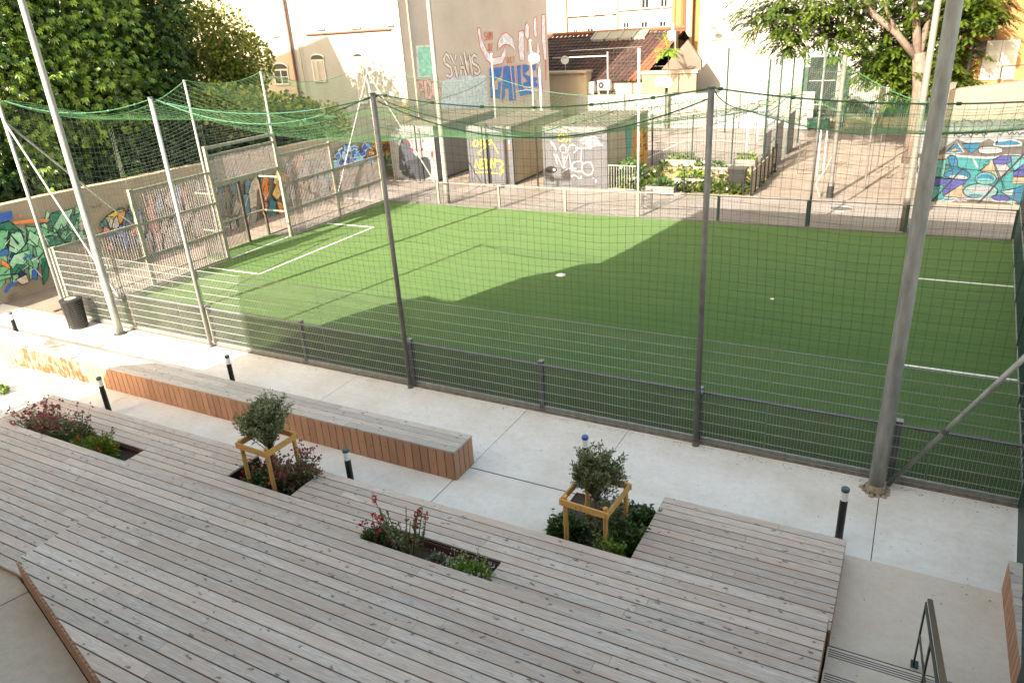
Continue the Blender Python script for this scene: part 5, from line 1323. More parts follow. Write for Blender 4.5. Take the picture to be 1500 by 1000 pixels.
g.poly([(30, 160), (1050, 140), (1050, 195), (30, 225)], (.36, .36, .37), None)
g.poly([(180, 440), (360, 315), (450, 350), (560, 350), (640, 312), (720, 360), (800, 310), (1050, 330), (1050, 900), (20, 870), (20, 440)], BG, None)
g.poly([(20, 480), (130, 480), (280, 452), (480, 470), (660, 480), (820, 450), (1050, 480), (1050, 780), (880, 866), (700, 845), (560, 835), (460, 815), (240, 865), (20, 865)], TQ, WH, .07, 1)
g.poly([(270, 430), (360, 338), (425, 428), (340, 440)], CY, WH, .04); g.poly([(300, 420), (350, 385), (385, 410), (340, 425)], BE, K3, .02)
g.poly([(408, 358), (562, 350), (545, 400), (490, 440), (440, 400)], CY, K3, .03)
g.poly([(680, 355), (730, 330), (780, 332), (800, 320), (860, 325), (915, 345), (920, 372), (690, 378)], CY, WH, .05, 1)
g.poly([(540, 395), (600, 378), (750, 382), (762, 440), (560, 448)], WH, K3, .03, 1)
g.poly([(180, 480), (240, 455), (280, 458), (270, 490), (180, 495)], BE, None)
g.poly([(130, 500), (270, 490), (262, 590), (240, 640), (130, 640)], (.18, .58, .55), K3, .03)
g.poly([(280, 458), (345, 455), (370, 500), (368, 565), (430, 580), (482, 620), (470, 665), (300, 650), (252, 640), (262, 596), (330, 590), (295, 520)], CY, K3, .035, 1)
g.poly([(280, 640), (350, 620), (440, 635), (465, 660), (360, 660)], WH, None, smooth=1)
g.poly([(248, 655), (455, 665), (430, 700), (240, 800)], PU, K3, .03); g.poly([(130, 650), (250, 650), (250, 700), (190, 720), (130, 710)], PU, K3, .03); g.poly([(130, 712), (215, 722), (190, 850), (120, 840)], (.13, .52, .50), K3, .03)
g.poly([(250, 805), (400, 708), (470, 770), (470, 815), (400, 825), (340, 812)], BE, K3, .02)
g.ell(565, 765, 150, 66, (.35, .62, .66), K3, .04); g.poly([(430, 735), (700, 725), (640, 780), (500, 775)], (.68, .62, .68), None, smooth=1); g.ell(520, 805, 55, 14, (.10, .42, .55), K3, .02)
g.poly([(560, 590), (600, 560), (668, 490), (725, 665), (690, 640), (640, 605)], BE, K3, .03); g.ell(610, 655, 92, 54, (.20, .60, .62), K3, .03)
g.poly([(530, 660), (560, 625), (620, 610), (680, 640), (685, 680), (640, 650), (580, 650)], CY, None, smooth=1)
g.poly([(690, 530), (790, 530), (835, 590), (738, 645)], LT, K3, .03, 0); g.poly([(668, 497), (740, 460), (820, 455), (835, 505), (770, 535), (690, 530)], PU, K3, .03)
g.poly([(828, 455), (900, 460), (1000, 500), (940, 530), (860, 590), (838, 560)], (.16, .55, .60), K3, .03); g.poly([(850, 600), (900, 560), (1010, 520), (1010, 640), (850, 632)], PU, K3, .03); g.poly([(850, 640), (1010, 640), (1010, 690), (836, 702)], BE, K3, .02)
g.poly([(738, 765), (860, 740), (1000, 690), (1000, 760), (900, 866), (830, 830)], CY, K3, .03); g.poly([(738, 765), (850, 745), (840, 800), (800, 800)], (.55, .68, .70), K3, .02)
g.poly([(655, 805), (720, 795), (800, 805), (825, 840), (760, 850), (690, 845)], PU, K3, .03, 1); g.poly([(840, 800), (870, 760), (890, 800), (880, 850)], (.10, .20, .30), None, smooth=1)
g.stroke([(740, 650), (780, 745), (735, 655), (765, 745)], K3, .03); g.stroke([(500, 480), (540, 560)], WH, .06); g.stroke([(560, 580), (600, 560), (590, 530), (640, 540), (640, 500), (610, 510)], K3, .025, 1)
for k in range(6): g.stroke([(270, 520+k*12), (310, 530+k*11)], K3, .015)
g.stroke([(20, 860), (230, 855), (260, 818), (300, 832), (345, 815), (390, 858), (410, 835), (440, 852), (455, 825), (600, 835), (650, 822), (690, 856), (800, 852), (880, 890)], WH, .06, 1)
g.stroke([(120, 880), (330, 655), (420, 560)], K3, .045); g.stroke([(500, 915), (640, 770), (730, 660), (830, 560), (1000, 380)], K3, .06)
g.ell(738, 652, 16, 13, K3)
rg = random.Random(9)
for (x0, y0, x1) in ((210, 270, 320), (340, 285, 620), (725, 270, 1000), (400, 170, 660), (760, 165, 1000)):
    pts = [(x0, y0)]; x = x0
    while x < x1: x += rg.uniform(8, 26); pts.append((x, y0+rg.uniform(-28, 14)))
    g.stroke(pts, (.05, .05, .08), .025, 1)
g.stroke([(340, 295), (340, 175), (380, 165)], (.05, .05, .08), .025)
g.text('NAM', (20, 480), (80, 470), (10, 600), (70, 610), (.75, .75, .75), .05, outline=K3, ow=.03)
g.build(mw)
# terrace behind mural wall + ochre house
MB().box(xm0+.6, 12, YM+.5, 60, -.3, 3.2).build('upper_terrace', M['gravel'], kind='structure')
YO = 40.0
xo = AY(1408, 90, YO).x
oO = bbox_building('ochre_house', 'sunlit ochre house with white double door above the mural wall', xo, xo+9, YO, YO+8, 14, M['ochre'])
a_, b_ = AY(1444, 60, YO), AY(1484, 116, YO)
dr = MB(); 
for k in range(2):
    x0 = a_.x+k*(b_.x-a_.x)/2; dd = MB().box(x0+.01, x0+(b_.x-a_.x)/2-.01, YO-.06, YO-.003, b_.z, a_.z).build('door', M['frame'], oO)
    for q in range(3): zz = b_.z+.12+q*(a_.z-b_.z)/3; MB().box(x0+.12, x0+(b_.x-a_.x)/2-.12, YO-.075, YO-.062, zz, zz+(a_.z-b_.z)/3-.2).build('door_panel', M['shutter'], dd)
p = AY(1438, 60, YO); MB().box(p.x-.22, p.x+.22, YO-.15, YO-.005, p.z-.65, p.z).build('meter_box', M['barkdark'], oO)
q = AY(1425, 60, YO-.1); MB().tube((q.x, YO-.12, 3.2), (q.x, YO-.12, 14), .07, n=8).build('drainpipe', M['galvdark'], oO)
p = AY(1470, 108, YO-1.2); hrl = thing('terrace_rail', 'thin dark handrail on the terrace in front of the ochre house', 'handrail', (p.x, YO-1.2, 3.2))
for k in range(5): MB().tube((xo+1.5+k*1.3, YO-1.2, 3.2), (xo+1.5+k*1.3, YO-1.2, 4.1), .02, n=6).build('post', M['black'], hrl)
MB().tube((xo+1.5, YO-1.2, 4.1), (xo+6.7, YO-1.2, 4.2), .02, n=6).build('rail', M['black'], hrl)

# back of the gravel path: barred fence, parked car, bins, stone wall
pf = thing('barred_fence', 'dark barred fence with stone piers at the back of the gravel path', 'fence', (-3, 49, 0))
bw_ = MB().box(-6.6, .9, 49.6, 49.9, -.2, .6).build('stone_base', M['oldwall'], pf)
for k in range(60): 
    x = -6.5+k*.12
    MB().box(x-.015, x+.015, 49.7, 49.73, .6, 3.4).build('bar', M['black'], pf)
for z in (.8, 3.2): MB().box(-6.5, .8, 49.69, 49.74, z-.03, z+.03).build('rail', M['black'], pf)
for x in (-6.6, -4.3, -2.3, -.6, .9): MB().box(x-.16, x+.16, 49.5, 49.95, -.2, 3.5 if x != -2.3 else 2.6).build('pier', M['muralwall'] if x > -3 else M['dkgreen'], pf)
wl_ = thing('low_barrier', 'low pale picket barrier at the end of the gravel path', 'barrier', (-2, 48.6, 0))
for k in range(44):
    x = -4.2+k*.11
    if -2.7 < x < -1.5: continue
    MB().box(x-.02, x+.02, 48.6, 48.62, .05, .95).build('picket', M['galv'], wl_)
for z in (.2, .9): MB().box(-4.2, -2.75, 48.625, 48.64, z-.02, z+.02).build('rail', M['galv'], wl_); MB().box(-1.45, .6, 48.625, 48.64, z-.02, z+.02).build('rail', M['galv'], wl_)
def car(x, y, label, body):
    o = thing('parked_car', label, 'car', (x, y, 0))
    prof = [(-2.1, .45), (-2.05, .8), (-1.3, .92), (-.75, 1.42), (.75, 1.45), (1.5, .98), (2.1, .85), (2.15, .45)]
    m_ = MB(); n = len(prof); v = [(x+a_, y-.82, b_) for a_, b_ in prof]+[(x+a_, y+.82, b_) for a_, b_ in prof]
    m_.add(v, [tuple(range(n))[::-1], tuple(range(n, 2*n))]+[(i, i+1, n+i+1, n+i) for i in range(n-1)]); m_.build('body', body, o)
    m_ = MB(); pw = [(-1.15, .95), (-.72, 1.36), (.7, 1.38), (1.25, .98)]; m_.add([(x+a_, y-.83, b_) for a_, b_ in pw], [(3, 2, 1, 0)]); m_.build('side_window', M['glass'], o)
    for s_ in (-1.35, 1.35):
        w_ = MB().tube((x+s_, y-.86, .33), (x+s_, y-.62, .33), .33, n=16).build('wheel', M['black'], o); MB().tube((x+s_, y-.875, .33), (x+s_, y-.86, .33), .19, n=12).build('rim', M['galv'], w_)
    MB().box(x-2.12, x-2.0, y-.7, y-.4, .6, .75).build('headlight', M['lens'], o); MB().box(x+2.03, x+2.16, y-.7, y-.4, .65, .8).build('tail_light', M['redflower'], o)
p = AY(1322, 172, 51.5); car(p.x, 51.5, 'dark teal parked car behind the barred fence at the end of the path', mat('teal_car_paint', (.02, .14, .14), .25, .1, 3))
p = AY(1238, 185, 51.5); car(p.x-.3, 52.2, 'dark grey parked car partly hidden behind the stone pier', mat('grey_car_paint', (.10, .10, .10), .3, .1, 3))
for (px_, lab) in ((1190, 'green waste bin at the back end of the gravel path, left one'), (1206, 'green waste bin at the back end of the gravel path, right one')):
    p = AY(px_, 188, 48.8); o = thing('waste_bin', lab, 'bin', (p.x, 48.8, 0), 'green bins at the back of the path'); MB().box(p.x-.3, p.x+.3, 48.5, 49.1, .1, .62).build('body', mat('green_bin_plastic', (.006, .07, .04), .5), o); MB().box(p.x-.34, p.x+.34, 48.46, 49.14, .62, .68).build('lid', M['dkgreen'], o)
    for s_ in (-.2, .2): MB().tube((p.x+s_-.03, 48.55, .1), (p.x+s_+.03, 48.55, .1), .1, n=10).build('wheel', M['black'], o)
# equipment on the gravel: leaning poles, kinked pipe posts
def px_pole(a_, b_, Y, r_, label, mt, cat='post', name='steel_post', grp=None):
    p = G(*b_, .03); q = AY(*a_, p.y); o = thing(name, label, cat, (p.x, p.y, 0), grp)
    MB().tube((p.x, p.y, .03), (p.x, p.y, q.z), r_, n=10).build('shaft', M[mt], o); MB().tube((p.x, p.y, .03), (p.x, p.y, .05), r_*2.2, n=10).build('base_plate', M['galvdark'], o); return p, q, o
p, q, o = px_pole((1239, 81), (1215, 290), 0, .085, 'thick pale pole with black base and kinked pipe on the gravel', 'pole', 'pole')
MB().tube((p.x, p.y, .04), (p.x, p.y, .5), .13, .12, n=12).build('base_sleeve', M['black'], o)
MB().path([(p.x-.35, p.y, .05), (p.x-.55, p.y, .55), (p.x-.25, p.y, 1.1), (p.x-.08, p.y, 1.6)], .03, n=8).build('kinked_pipe', M['galv'], o)
MB().box(p.x-.1, p.x+.1, p.y-.05, p.y+.05, .5, .62).build('box', M['black'], o)
px_pole((1289, 160), (1266, 276), 0, .04, 'slim grey post standing in the middle of the gravel area', 'pole', 'post')
px_pole((1291, 196), (1284, 254), 0, .025, 'thin short post behind the slim grey post on the gravel', 'galvdark', 'post')
p, q, o = px_pole((1214, 190), (1205, 256), 0, .022, 'white steel frame gate post left of the thick pole', 'white', 'frame', 'gate_frame')
MB().tube((p.x-.25, p.y, .04), (p.x-.25, p.y, q.z), .03, n=8).build('shaft', M['white'], o)
p1 = G(1168, 255, .03)
for (x, z0, z1) in ((p1.x, .03, 1.5),): MB().tube((x, p1.y, z0), (x, p1.y, z1), .02, n=6).build('shaft', M['galvdark'], o)
MB().tube((p1.x, p1.y, 1.5), (p.x, p.y, 1.5), .015, n=6).build('bar', M['galvdark'], o); MB().tube((p1.x, p1.y, .06), (p.x, p.y, .06), .015, n=6).build('bar', M['galvdark'], o)
# exercise bar: bent handrail
p = G(1300, 262, .03); o = thing('bent_handrail', 'bent double handrail on the gravel near the mural wall', 'handrail', (p.x, p.y, 0))
for dx in (0, .55): MB().path([(p.x+dx, p.y, .03), (p.x+dx, p.y, .75), (p.x+dx+.25, p.y+.5, .95), (p.x+dx+.6, p.y+1.6, .98)], .025, n=8).build('tube', M['galvdark'], o)
p = G(1400, 312, 0); 
o = tag(MB().tube((-2.55, 29.0, .02), (-1.9, 29.0, .02), .26, n=20).build('manhole_cover', M['galvdark'], thing('manhole', 'round metal cover at the foot of the kerb near the thick pole', 'manhole cover', (-2.2, 29, 0))))
bpy.data.objects.remove(o); 
mh = [x for x in COL.objects if x.name == 'manhole'][0]; MB().tube((-2.2, 29.2, .0), (-2.2, 29.2, .012), .36, n=24).build('lid', M['galvdark'], mh); MB().path([(-2.2+.4*math.cos(t*math.pi/10), 29.2+.4*math.sin(t*math.pi/10), .006) for t in range(21)], .02, n=5).build('rim', M['galv'], mh)
MB().box(-20, 9, 30.05, 30.2, -.2, .10).build('kerb_stone', M['road'], kind='structure')

# ------------------------------------------------------------------ trees
def limb(mb, pts, r0, r1, n=9): mb.path(pts, [r0+(r1-r0)*i/(len(pts)-1) for i in range(len(pts))], n=n)
def blobs_px(lst, X, depth=1.6):
    out = []
    for (x, y, r_) in lst:
        c = AX(x, y, X); dist = (c-Vector((0, 0, H))).length; m = r_/FP*dist; out.append(((c.x+random.uniform(-.5, .5), c.y, c.z), (min(m, depth), m, m)))
    return out
random.seed(21)
b1 = blobs_px([(20, 40, 95), (-70, 130, 100), (40, 150, 80), (120, 60, 80), (-40, 260, 80), (40, 250, 70), (120, 150, 75), (90, -40, 90), (-40, -60, 100)], -27.5)
t1 = thing('fig_tree', 'big bright leafed fig tree hanging over the graffiti wall at the far left', 'tree', (-28, 10, 0))
m_ = MB(); limb(m_, [(-28, 10, 0), (-28.1, 10.2, 2), (-27.9, 10.6, 4), (-28, 11.5, 6)], .35, .12); limb(m_, [(-28, 10, 2.2), (-27.8, 8.5, 4), (-27.6, 7, 6)], .2, .08); m_.build('trunk', M['barkdark'], t1)
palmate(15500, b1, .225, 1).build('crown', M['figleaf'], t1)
b2_ = blobs_px([(190, 60, 75), (220, 150, 80), (150, 220, 70), (240, 215, 60), (215, 20, 60), (290, 190, 60), (180, -40, 70), (320, 215, 50), (60, 270, 60), (130, 265, 50)], -28.2)
b2_ += blobs_px([(160, 90, 70), (210, 120, 70), (120, 190, 60), (250, 170, 55), (70, 200, 60)], -30.5)
t2 = thing('fig_tree', 'dark fig tree behind the wall between the sunlit mast and the goal', 'tree', (-28.6, 18, 0))
m_ = MB(); limb(m_, [(-28.6, 18, 0), (-28.7, 18.2, 2), (-28.4, 18.6, 4), (-28.5, 19.3, 6.5)], .33, .12); m_.build('trunk', M['barkdark'], t2)
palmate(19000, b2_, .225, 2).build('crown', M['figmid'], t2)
b3 = blobs_px([(320, 70, 55), (300, 95, 55), (345, 95, 40), (290, 55, 40), (350, 120, 35), (330, 140, 40)], -29.5)
t3 = thing('bushy_tree', 'round bushy tree with small yellow green leaves and pink blossoms', 'tree', (-29.5, 23, 0))
m_ = MB(); limb(m_, [(-29.5, 23, 0), (-29.5, 23.1, 3), (-29.4, 23.3, 5)], .22, .1); m_.build('trunk', M['bark'], t3)
cr = MB()
for i, (c, rd) in enumerate(b3): q = clump(2300, c, rd, .17, 40+i); cr.add(q.v, q.f)
cr.build('crown', M['bushleaf'], t3)
cr = MB()
for i, (c, rd) in enumerate(b3): q = clump(18, c, tuple(k*1.03 for k in rd), .14, 60+i); cr.add(q.v, q.f)
cr.build('blossoms', M['pinkflower'], t3)
hd = thing('ivy_hedge', 'dense hedge of dark climbing ivy hanging behind the wall and goal', 'hedge', (-26.5, 22, 0))
b4 = [((-26.6+random.uniform(-.3, .3), 6+k*1.05, 3.2-.012*k*2+random.uniform(-.3, .3)), (1.0, 1.1, random.uniform(1.3, 1.9))) for k in range(22)]
b5 = [((-26.3, 22.5+k*1.0, 4.4-k*.24), (.9, 1.1, 1.2)) for k in range(8)]
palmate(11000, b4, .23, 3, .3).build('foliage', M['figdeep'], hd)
cr = MB()
for i, (c, rd) in enumerate(b5): q = clump(650, c, rd, .20, 80+i); cr.add(q.v, q.f)
cr.build('sunlit_foliage', M['bushleaf'], hd, label='yellow green sunlit foliage sloping down beside the goal')
# small tree off to the left whose dappled shade reaches the pavement
ct = thing('courtyard_tree', 'slender leafy tree by the terrace left of the deck', 'tree', (-19.0, 0.8, 0))
MB().path([(-19, .8, 0), (-19, .8, 2.5), (-18.9, .9, 4.5)], [.10, .08, .04], n=8).build('trunk', M['bark'], ct)
cr = MB()
for i, (c, rd) in enumerate([((-19.0, .7, 4.2), (.8, .7, .5)), ((-18.3, 1.0, 4.6), (.6, .5, .4)), ((-17.9, .4, 3.8), (.5, .5, .35)), ((-19.6, 1.0, 5.1), (.6, .6, .5)), ((-20.4, .6, 4.4), (.6, .5, .4)), ((-21.6, .8, 3.9), (.7, .5, .35))]): q = clump(170, c, rd, .16, 400+i); cr.add(q.v, q.f)
cr.build('crown', M['figleaf'], ct)
# ailanthus behind the pitch
tx, ty = G(1331, 240, .03).x, 38.6
at = thing('ailanthus_tree', 'tall tree with forked trunk and drooping feathery leaves above the gravel path', 'tree', (tx, ty, 0))
def tp(px_, py_, dy=0): return AY(px_, py_, ty+dy)
tr_ = MB()
f0 = tp(1346, 78)
limb(tr_, [(tx, ty, 0), tp(1340, 190), tp(1347, 130), f0], .34, .27)
limb(tr_, [f0-Vector((0, 0, .3)), tp(1312, 48, -.2), tp(1280, 22, -.4), tp(1255, -12, -.5), tp(1235, -60, -.8)], .17, .09)
limb(tr_, [f0-Vector((0, 0, .3)), tp(1342, 30, .2), tp(1338, -10, .3), tp(1330, -80, .5)], .20, .10)
limb(tr_, [f0-Vector((0, 0, .2)), tp(1360, 30, .6), tp(1372, -20, .9), tp(1380, -90, 1)], .17, .08)
limb(tr_, [tp(1315, 50, -.2), tp(1300, 20, .3), tp(1290, -20, .6)], .09, .05)
limb(tr_, [tp(1375, 240, 1.5)-Vector((0, 0, 1)), tp(1385, 130, 1.5), tp(1410, 70, 1.6), tp(1425, 10, 1.7)], .14, .09)
tr_.build('trunk', M['bark'], at, smooth=True)
def pinnate(mb, base, d, ln, rg, n=9):
    """one feathery leaf: paired leaflets along a drooping rib"""
    d = d.normalized(); side = d.cross(Vector((0, 0, 1)))
    side = side.normalized() if side.length > .01 else Vector((1, 0, 0)); p = base.copy(); stp = ln/n
    for k in range(n):
        d = (d+Vector((0, 0, -.10))).normalized(); p = p+d*stp
        for s_ in (-1, 1):
            q = (side*s_+d*.5+Vector((0, 0, -.25+rg.uniform(-.15, .15)))).normalized(); L_ = .24*rg.uniform(.8, 1.2); w_ = d*.055
            mb.add([p, p+q*L_*.45+w_, p+q*L_, p+q*L_*.45-w_], [(0, 1, 2, 3)])
lv = MB(); rg = random.Random(33)
clusters = [(1120, 20, 26, -1.0, 46), (1150, 45, 26, -1.2, 48), (1140, 5, 30, -1.0, 40), (1165, 65, 16, -1.4, 18), (1185, 10, 26, -.6, 34), (1215, 18, 26, -.3, 42), (1240, 40, 22, 0, 34), (1205, 45, 22, 0, 30), (1235, 68, 20, 0, 20),
            (1250, 6, 24, .3, 30), (1300, 4, 24, 1.6, 40), (1300, 62, 28, 1.6, 70), (1320, 95, 32, 1.2, 80), (1290, 100, 26, 1.0, 50), (1275, 90, 20, .6, 30), (1330, 30, 34, 1.6, 80), (1370, 20, 34, 1.4, 80), (1385, 70, 34, 1.6, 90), (1375, 110, 28, 1.2, 60), (1400, 30, 34, 1.2, 70), (1425, 10, 30, 0, 60), (1445, 20, 16, -.5, 26), (1360, 90, 26, 1.6, 50),
            (1350, -80, 50, 0, 100), (1280, -90, 50, 0, 100), (1210, -80, 50, -.5, 80), (1420, -80, 50, 0, 100), (1400, 115, 20, 1.2, 30), (1345, 120, 18, 1.5, 25), (1310, 125, 20, 1, 26)]
for (px_, py_, r_, dy, n) in clusters:
    c = tp(px_, py_, dy); m = r_/FP*39
    for _ in range(int(n*1.7)):
        o_ = Vector((rg.gauss(0, .5), rg.gauss(0, .5), rg.gauss(0, .4)))*m
        d = Vector((o_.x+rg.uniform(-.6, .6), o_.y+rg.uniform(-.6, .6), rg.uniform(-.35, .45)))
        pinnate(lv, c+o_, d, rg.uniform(.5, .85), rg, 8)
lv.build('crown', M['ailleaf'], at)
p = AY(980, 74, 48.5); sa = thing('young_ailanthus', 'young feathery tree top in front of the low pink gable wall', 'tree', (p.x, 48.5, 0))
MB().tube((p.x-.1, 48.5, 0), (p.x, 48.5, p.z), .05, .03, n=6).build('trunk', M['bark'], sa)
lv = MB()
for _ in range(26): pinnate(lv, p, Vector((rg.uniform(-1, 1), rg.uniform(-1, 1), rg.uniform(-.2, .6))), rg.uniform(.7, 1.1), rg, 9)
lv.build('crown', M['lime'], sa)

rg = random.Random(77); db = MB()
for k in range(900):
    if k < 620: x = rg.uniform(-20.5, 1.9); y = 11.2-abs(rg.gauss(0, .07)); z = .004
    elif k < 760: x = rg.uniform(-20, 1.6); y = rg.uniform(9.3, 11.1); z = .003
    else:
        if k % 8: continue
        x = rg.uniform(-.1, 1.6); y = rg.uniform(7.5, 9.2); z = .006
    s_ = rg.uniform(.006, .02); a_ = rg.uniform(0, 6.28); c_, q_ = math.cos(a_)*s_, math.sin(a_)*s_
    db.add([(x-c_, y-q_, z), (x+q_*.5, y-c_*.5, z+s_*.3), (x+c_, y+q_, z+.001), (x-q_*.5, y+c_*.5, z+s_*.4)], [(0, 1, 2, 3)])
db.build('fallen_leaves', M['dryleaf'], kind='stuff')
rg = random.Random(78); dl = MB()
for k in range(260):
    t_ = rg.random()
    if t_ < .5: x = rg.uniform(-15, -.4); y = rg.uniform(5.95, 7.3); z = ZA+.003
    else: x = rg.uniform(-9, -.4); y = rg.uniform(1.8, 4.6); z = ZC+.003
    if (HOLE1[0] < x < HOLE1[1] or HOLE3[0] < x < HOLE3[1]) and y < 6.62: continue
    if NOTCH[0] < x < NOTCH[1] and y > 6.58: continue
    if y < slant(x)+.1: continue
    s_ = rg.uniform(.006, .016); a_ = rg.uniform(0, 6.28); c_, q_ = math.cos(a_)*s_, math.sin(a_)*s_
    dl.add([(x-c_, y-q_, z), (x+q_*.5, y-c_*.5, z+s_*.3), (x+c_, y+q_, z+.001), (x-q_*.5, y+c_*.5, z+s_*.4)], [(0, 1, 2, 3)])
dl.build('fallen_leaves', M['dryleaf'], kind='stuff')

# ------------------------------------------------------------------ planting beds in the deck
def soilbox(name, x0, x1, y0, y1, z, label, zt):
    o = thing(name, label, 'planting bed', ((x0+x1)/2, (y0+y1)/2, 0), 'planting beds in the deck')
    t = .012
    m_ = MB(); nx, ny = 14, 8; vs = []; fs = []; rg_ = random.Random(int(x0*10))
    for j in range(ny+1):
        for i in range(nx+1): vs.append((x0+(x1-x0)*i/nx, y0+(y1-y0)*j/ny, z+rg_.uniform(-.02, .02)))
    for j in range(ny):
        for i in range(nx): a_ = j*(nx+1)+i; fs.append((a_, a_+1, a_+nx+2, a_+nx+1))
    m_.add(vs, fs).build('soil', M['soil'], o)
    for (a0, b0, c0_, d0) in ((x0, x1, y1-t, y1), (x0, x0+t, y0, y1-t-.001), (x1-t, x1, y0, y1-t-.001), (x0+t+.001, x1-t-.001, y0, y0+t)): MB().box(a0, b0, c0_, d0, z-.1, zt).build('edging', M['rust'], o)
    return o
soilbox('planting_bed', HOLE1[0]+.01, HOLE1[1]-.01, 5.85, 6.585, .40, 'leftmost planting hole in the deck with red flowering shrubs', ZA-.03)
soilbox('planting_bed', HOLE3[0]+.01, HOLE3[1]-.01, 5.85, 6.585, .36, 'planting hole in the deck with bottlebrush and bare mulch at its right', ZA-.03)
soilbox('planting_bed', NOTCH[0]+.01, NOTCH[1]-.01, 6.62, 7.42, .22, 'notch in the deck edge planted with the left olive tree', .28)
soilbox('planting_bed', -4.10, -2.70, 7.36, 9.02, .02, 'ground level bed beside the deck planted with the right olive tree', .06)
def narrow(n, c, rad, size, seed): return clump(n, c, rad, size, seed, shape='narrow', droop=0)
def stalks(n, c, spread, h, seed, lean=.5):
    rg_ = random.Random(seed); m_ = MB(); tips = []
    for _ in range(n):
        a_ = rg_.uniform(0, 6.28); r0_ = rg_.random()**.5*spread*.35; b_ = Vector((c[0]+math.cos(a_)*r0_, c[1]+math.sin(a_)*r0_*.7, c[2])); hh = h*rg_.uniform(.6, 1.15)
        tip = b_+Vector((math.cos(a_)*spread*rg_.random()*.9*lean*2, math.sin(a_)*spread*.6*rg_.random()*lean*2, hh)); mid = (b_+tip)/2+Vector((0, 0, hh*.08))
        m_.path([b_, mid, tip], [.005, .004, .002], n=3, cap=False); tips.append((b_, mid, tip))
    return m_, tips
def flowers(tips, size, seed, n=3, spread=.03):
    rg_ = random.Random(seed); m_ = MB()
    for (b_, mid, tip) in tips:
        for _ in range(n):
            q = tip+Vector((rg_.gauss(0, spread), rg_.gauss(0, spread), rg_.uniform(-.08, .02)))
            for k in range(3):
                d = Vector((rg_.uniform(-1, 1), rg_.uniform(-1, 1), rg_.uniform(-.2, 1))).normalized()*size; e = d.orthogonal().normalized()*size*.6
                m_.add([q-d*.5, q+e, q+d*.5, q-e], [(0, 1, 2, 3)])
    return m_
def along(tips, size, seed, per=8, lo=.2):
    rg_ = random.Random(seed); m_ = MB()
    for (b_, mid, tip) in tips:
        for _ in range(per):
            t = rg_.uniform(lo, .95); p_ = b_.lerp(mid, t*2) if t < .5 else mid.lerp(tip, (t-.5)*2)
            d = Vector((rg_.uniform(-1, 1), rg_.uniform(-1, 1), rg_.uniform(-.1, .8))).normalized()*size; e = d.orthogonal().normalized()*size*.22
            m_.add([p_, p_+d*.5+e, p_+d, p_+d*.5-e], [(0, 1, 2, 3)])
    return m_
def shrub(label, c, spread, h, seed, fl, nf, leaf, nl, name='flowering_shrub', ls=.07, fsz=.035, low=True):
    s_, tips = stalks(nf, c, spread, h, seed)
    parts = [('stems', s_, M['dryleaf']), ('stem_leaves', along(tips, ls, seed+1, 9), M[leaf])]
    if low: parts.append(('foliage', narrow(nl, (c[0], c[1], c[2]+h*.28), (spread*.8, spread*.55, h*.34), ls*1.3, seed+2), M[leaf]))
    if fl: parts.append(('flowers', flowers(tips, fsz, seed+3), M[fl]))
    return plantthing(name, label, 'shrub', c, parts)
zs = .42
shrub('wiry shrub with many dark red flower heads at the left end of the leftmost bed', (-13.65, 6.25, zs), .62, .66, 1, 'pinkflower', 60, 'dryleaf', 700, fsz=.04)
shrub('shrub with pink flowers over dark leaves in the middle of the leftmost bed', (-12.85, 6.25, zs), .55, .72, 2, 'pinkflower', 36, 'herb', 700)
shrub('bright green low plant with red flowers at the right end of the leftmost bed', (-12.1, 6.15, zs), .56, .46, 3, 'redflower', 26, 'lime', 1500, ls=.09)
shrub('trailing plants with red flowers under the left olive tree', (-8.75, 6.95, .24), .50, .34, 4, 'redflower', 50, 'herb', 900)
shrub('pale leaved wispy shrub with violet flower tips right of the left olive tree', (-8.2, 7.15, .24), .48, .62, 5, 'pinkflower', 60, 'olive', 700)
shrub('white and red flowering cushion at the left end of the bottlebrush bed', (-5.85, 6.28, .40), .38, .44, 6, 'redflower', 14, 'herb', 1500, ls=.055)
plantthing('white_flowers', 'small white blossoms dotted over the cushion left of the bottlebrush', 'flowers', (-5.8, 6.25, .45), [('blossoms', narrow(90, (-5.85, 6.22, .56), (.32, .24, .2), .035, 77), M['whiteflower'])])
s_, tips = stalks(20, (-5.35, 6.2, .38), .55, .85, 8)
bb = MB()
for (b_, mid, tip) in tips[:8]:
    q = clump(50, tip, (.022, .022, .05), .03, int(tip.x*1000) % 97); bb.add(q.v, q.f)
thick = MB(); [thick.path([b_, mid, tip], [.011, .009, .005], n=5, cap=False) for (b_, mid, tip) in tips]
plantthing('bottlebrush', 'open branched bottlebrush shrub with red brush flowers in the middle bed', 'shrub', (-5.35, 6.2, .38), [('branches', thick, M['dryleaf']), ('leaves', along(tips, .06, 9, 16, .35), M['olive']), ('flowers', bb, M['redflower'])])
shrub('low rounded green cushion with tiny white blossoms at the right end of the middle bed', (-4.38, 6.2, .40), .40, .34, 10, 'whiteflower', 60, 'lime', 2200, fsz=.018, ls=.05)
shrub('small silvery ground plant beside the bare mulch in the middle bed', (-4.95, 6.35, .37), .20, .16, 12, 'whiteflower', 14, 'olive', 260, fsz=.018, ls=.05)
shrub('feathery dark green plant at the left of the right olive bed', (-3.8, 8.0, .03), .34, .36, 13, None, 40, 'herb', 1300, ls=.08)
shrub('feathery dark green plant at the right edge of the right olive bed', (-3.0, 8.1, .03), .36, .42, 14, None, 50, 'herb', 1600, ls=.08)
shrub('low dark plant at the back right of the right olive bed', (-2.95, 8.7, .03), .30, .30, 15, None, 30, 'herb', 900, ls=.08)
shrub('silver leaved straggly plant under the right olive tree', (-3.35, 8.5, .03), .38, .45, 16, 'whiteflower', 40, 'olive', 260, fsz=.02)
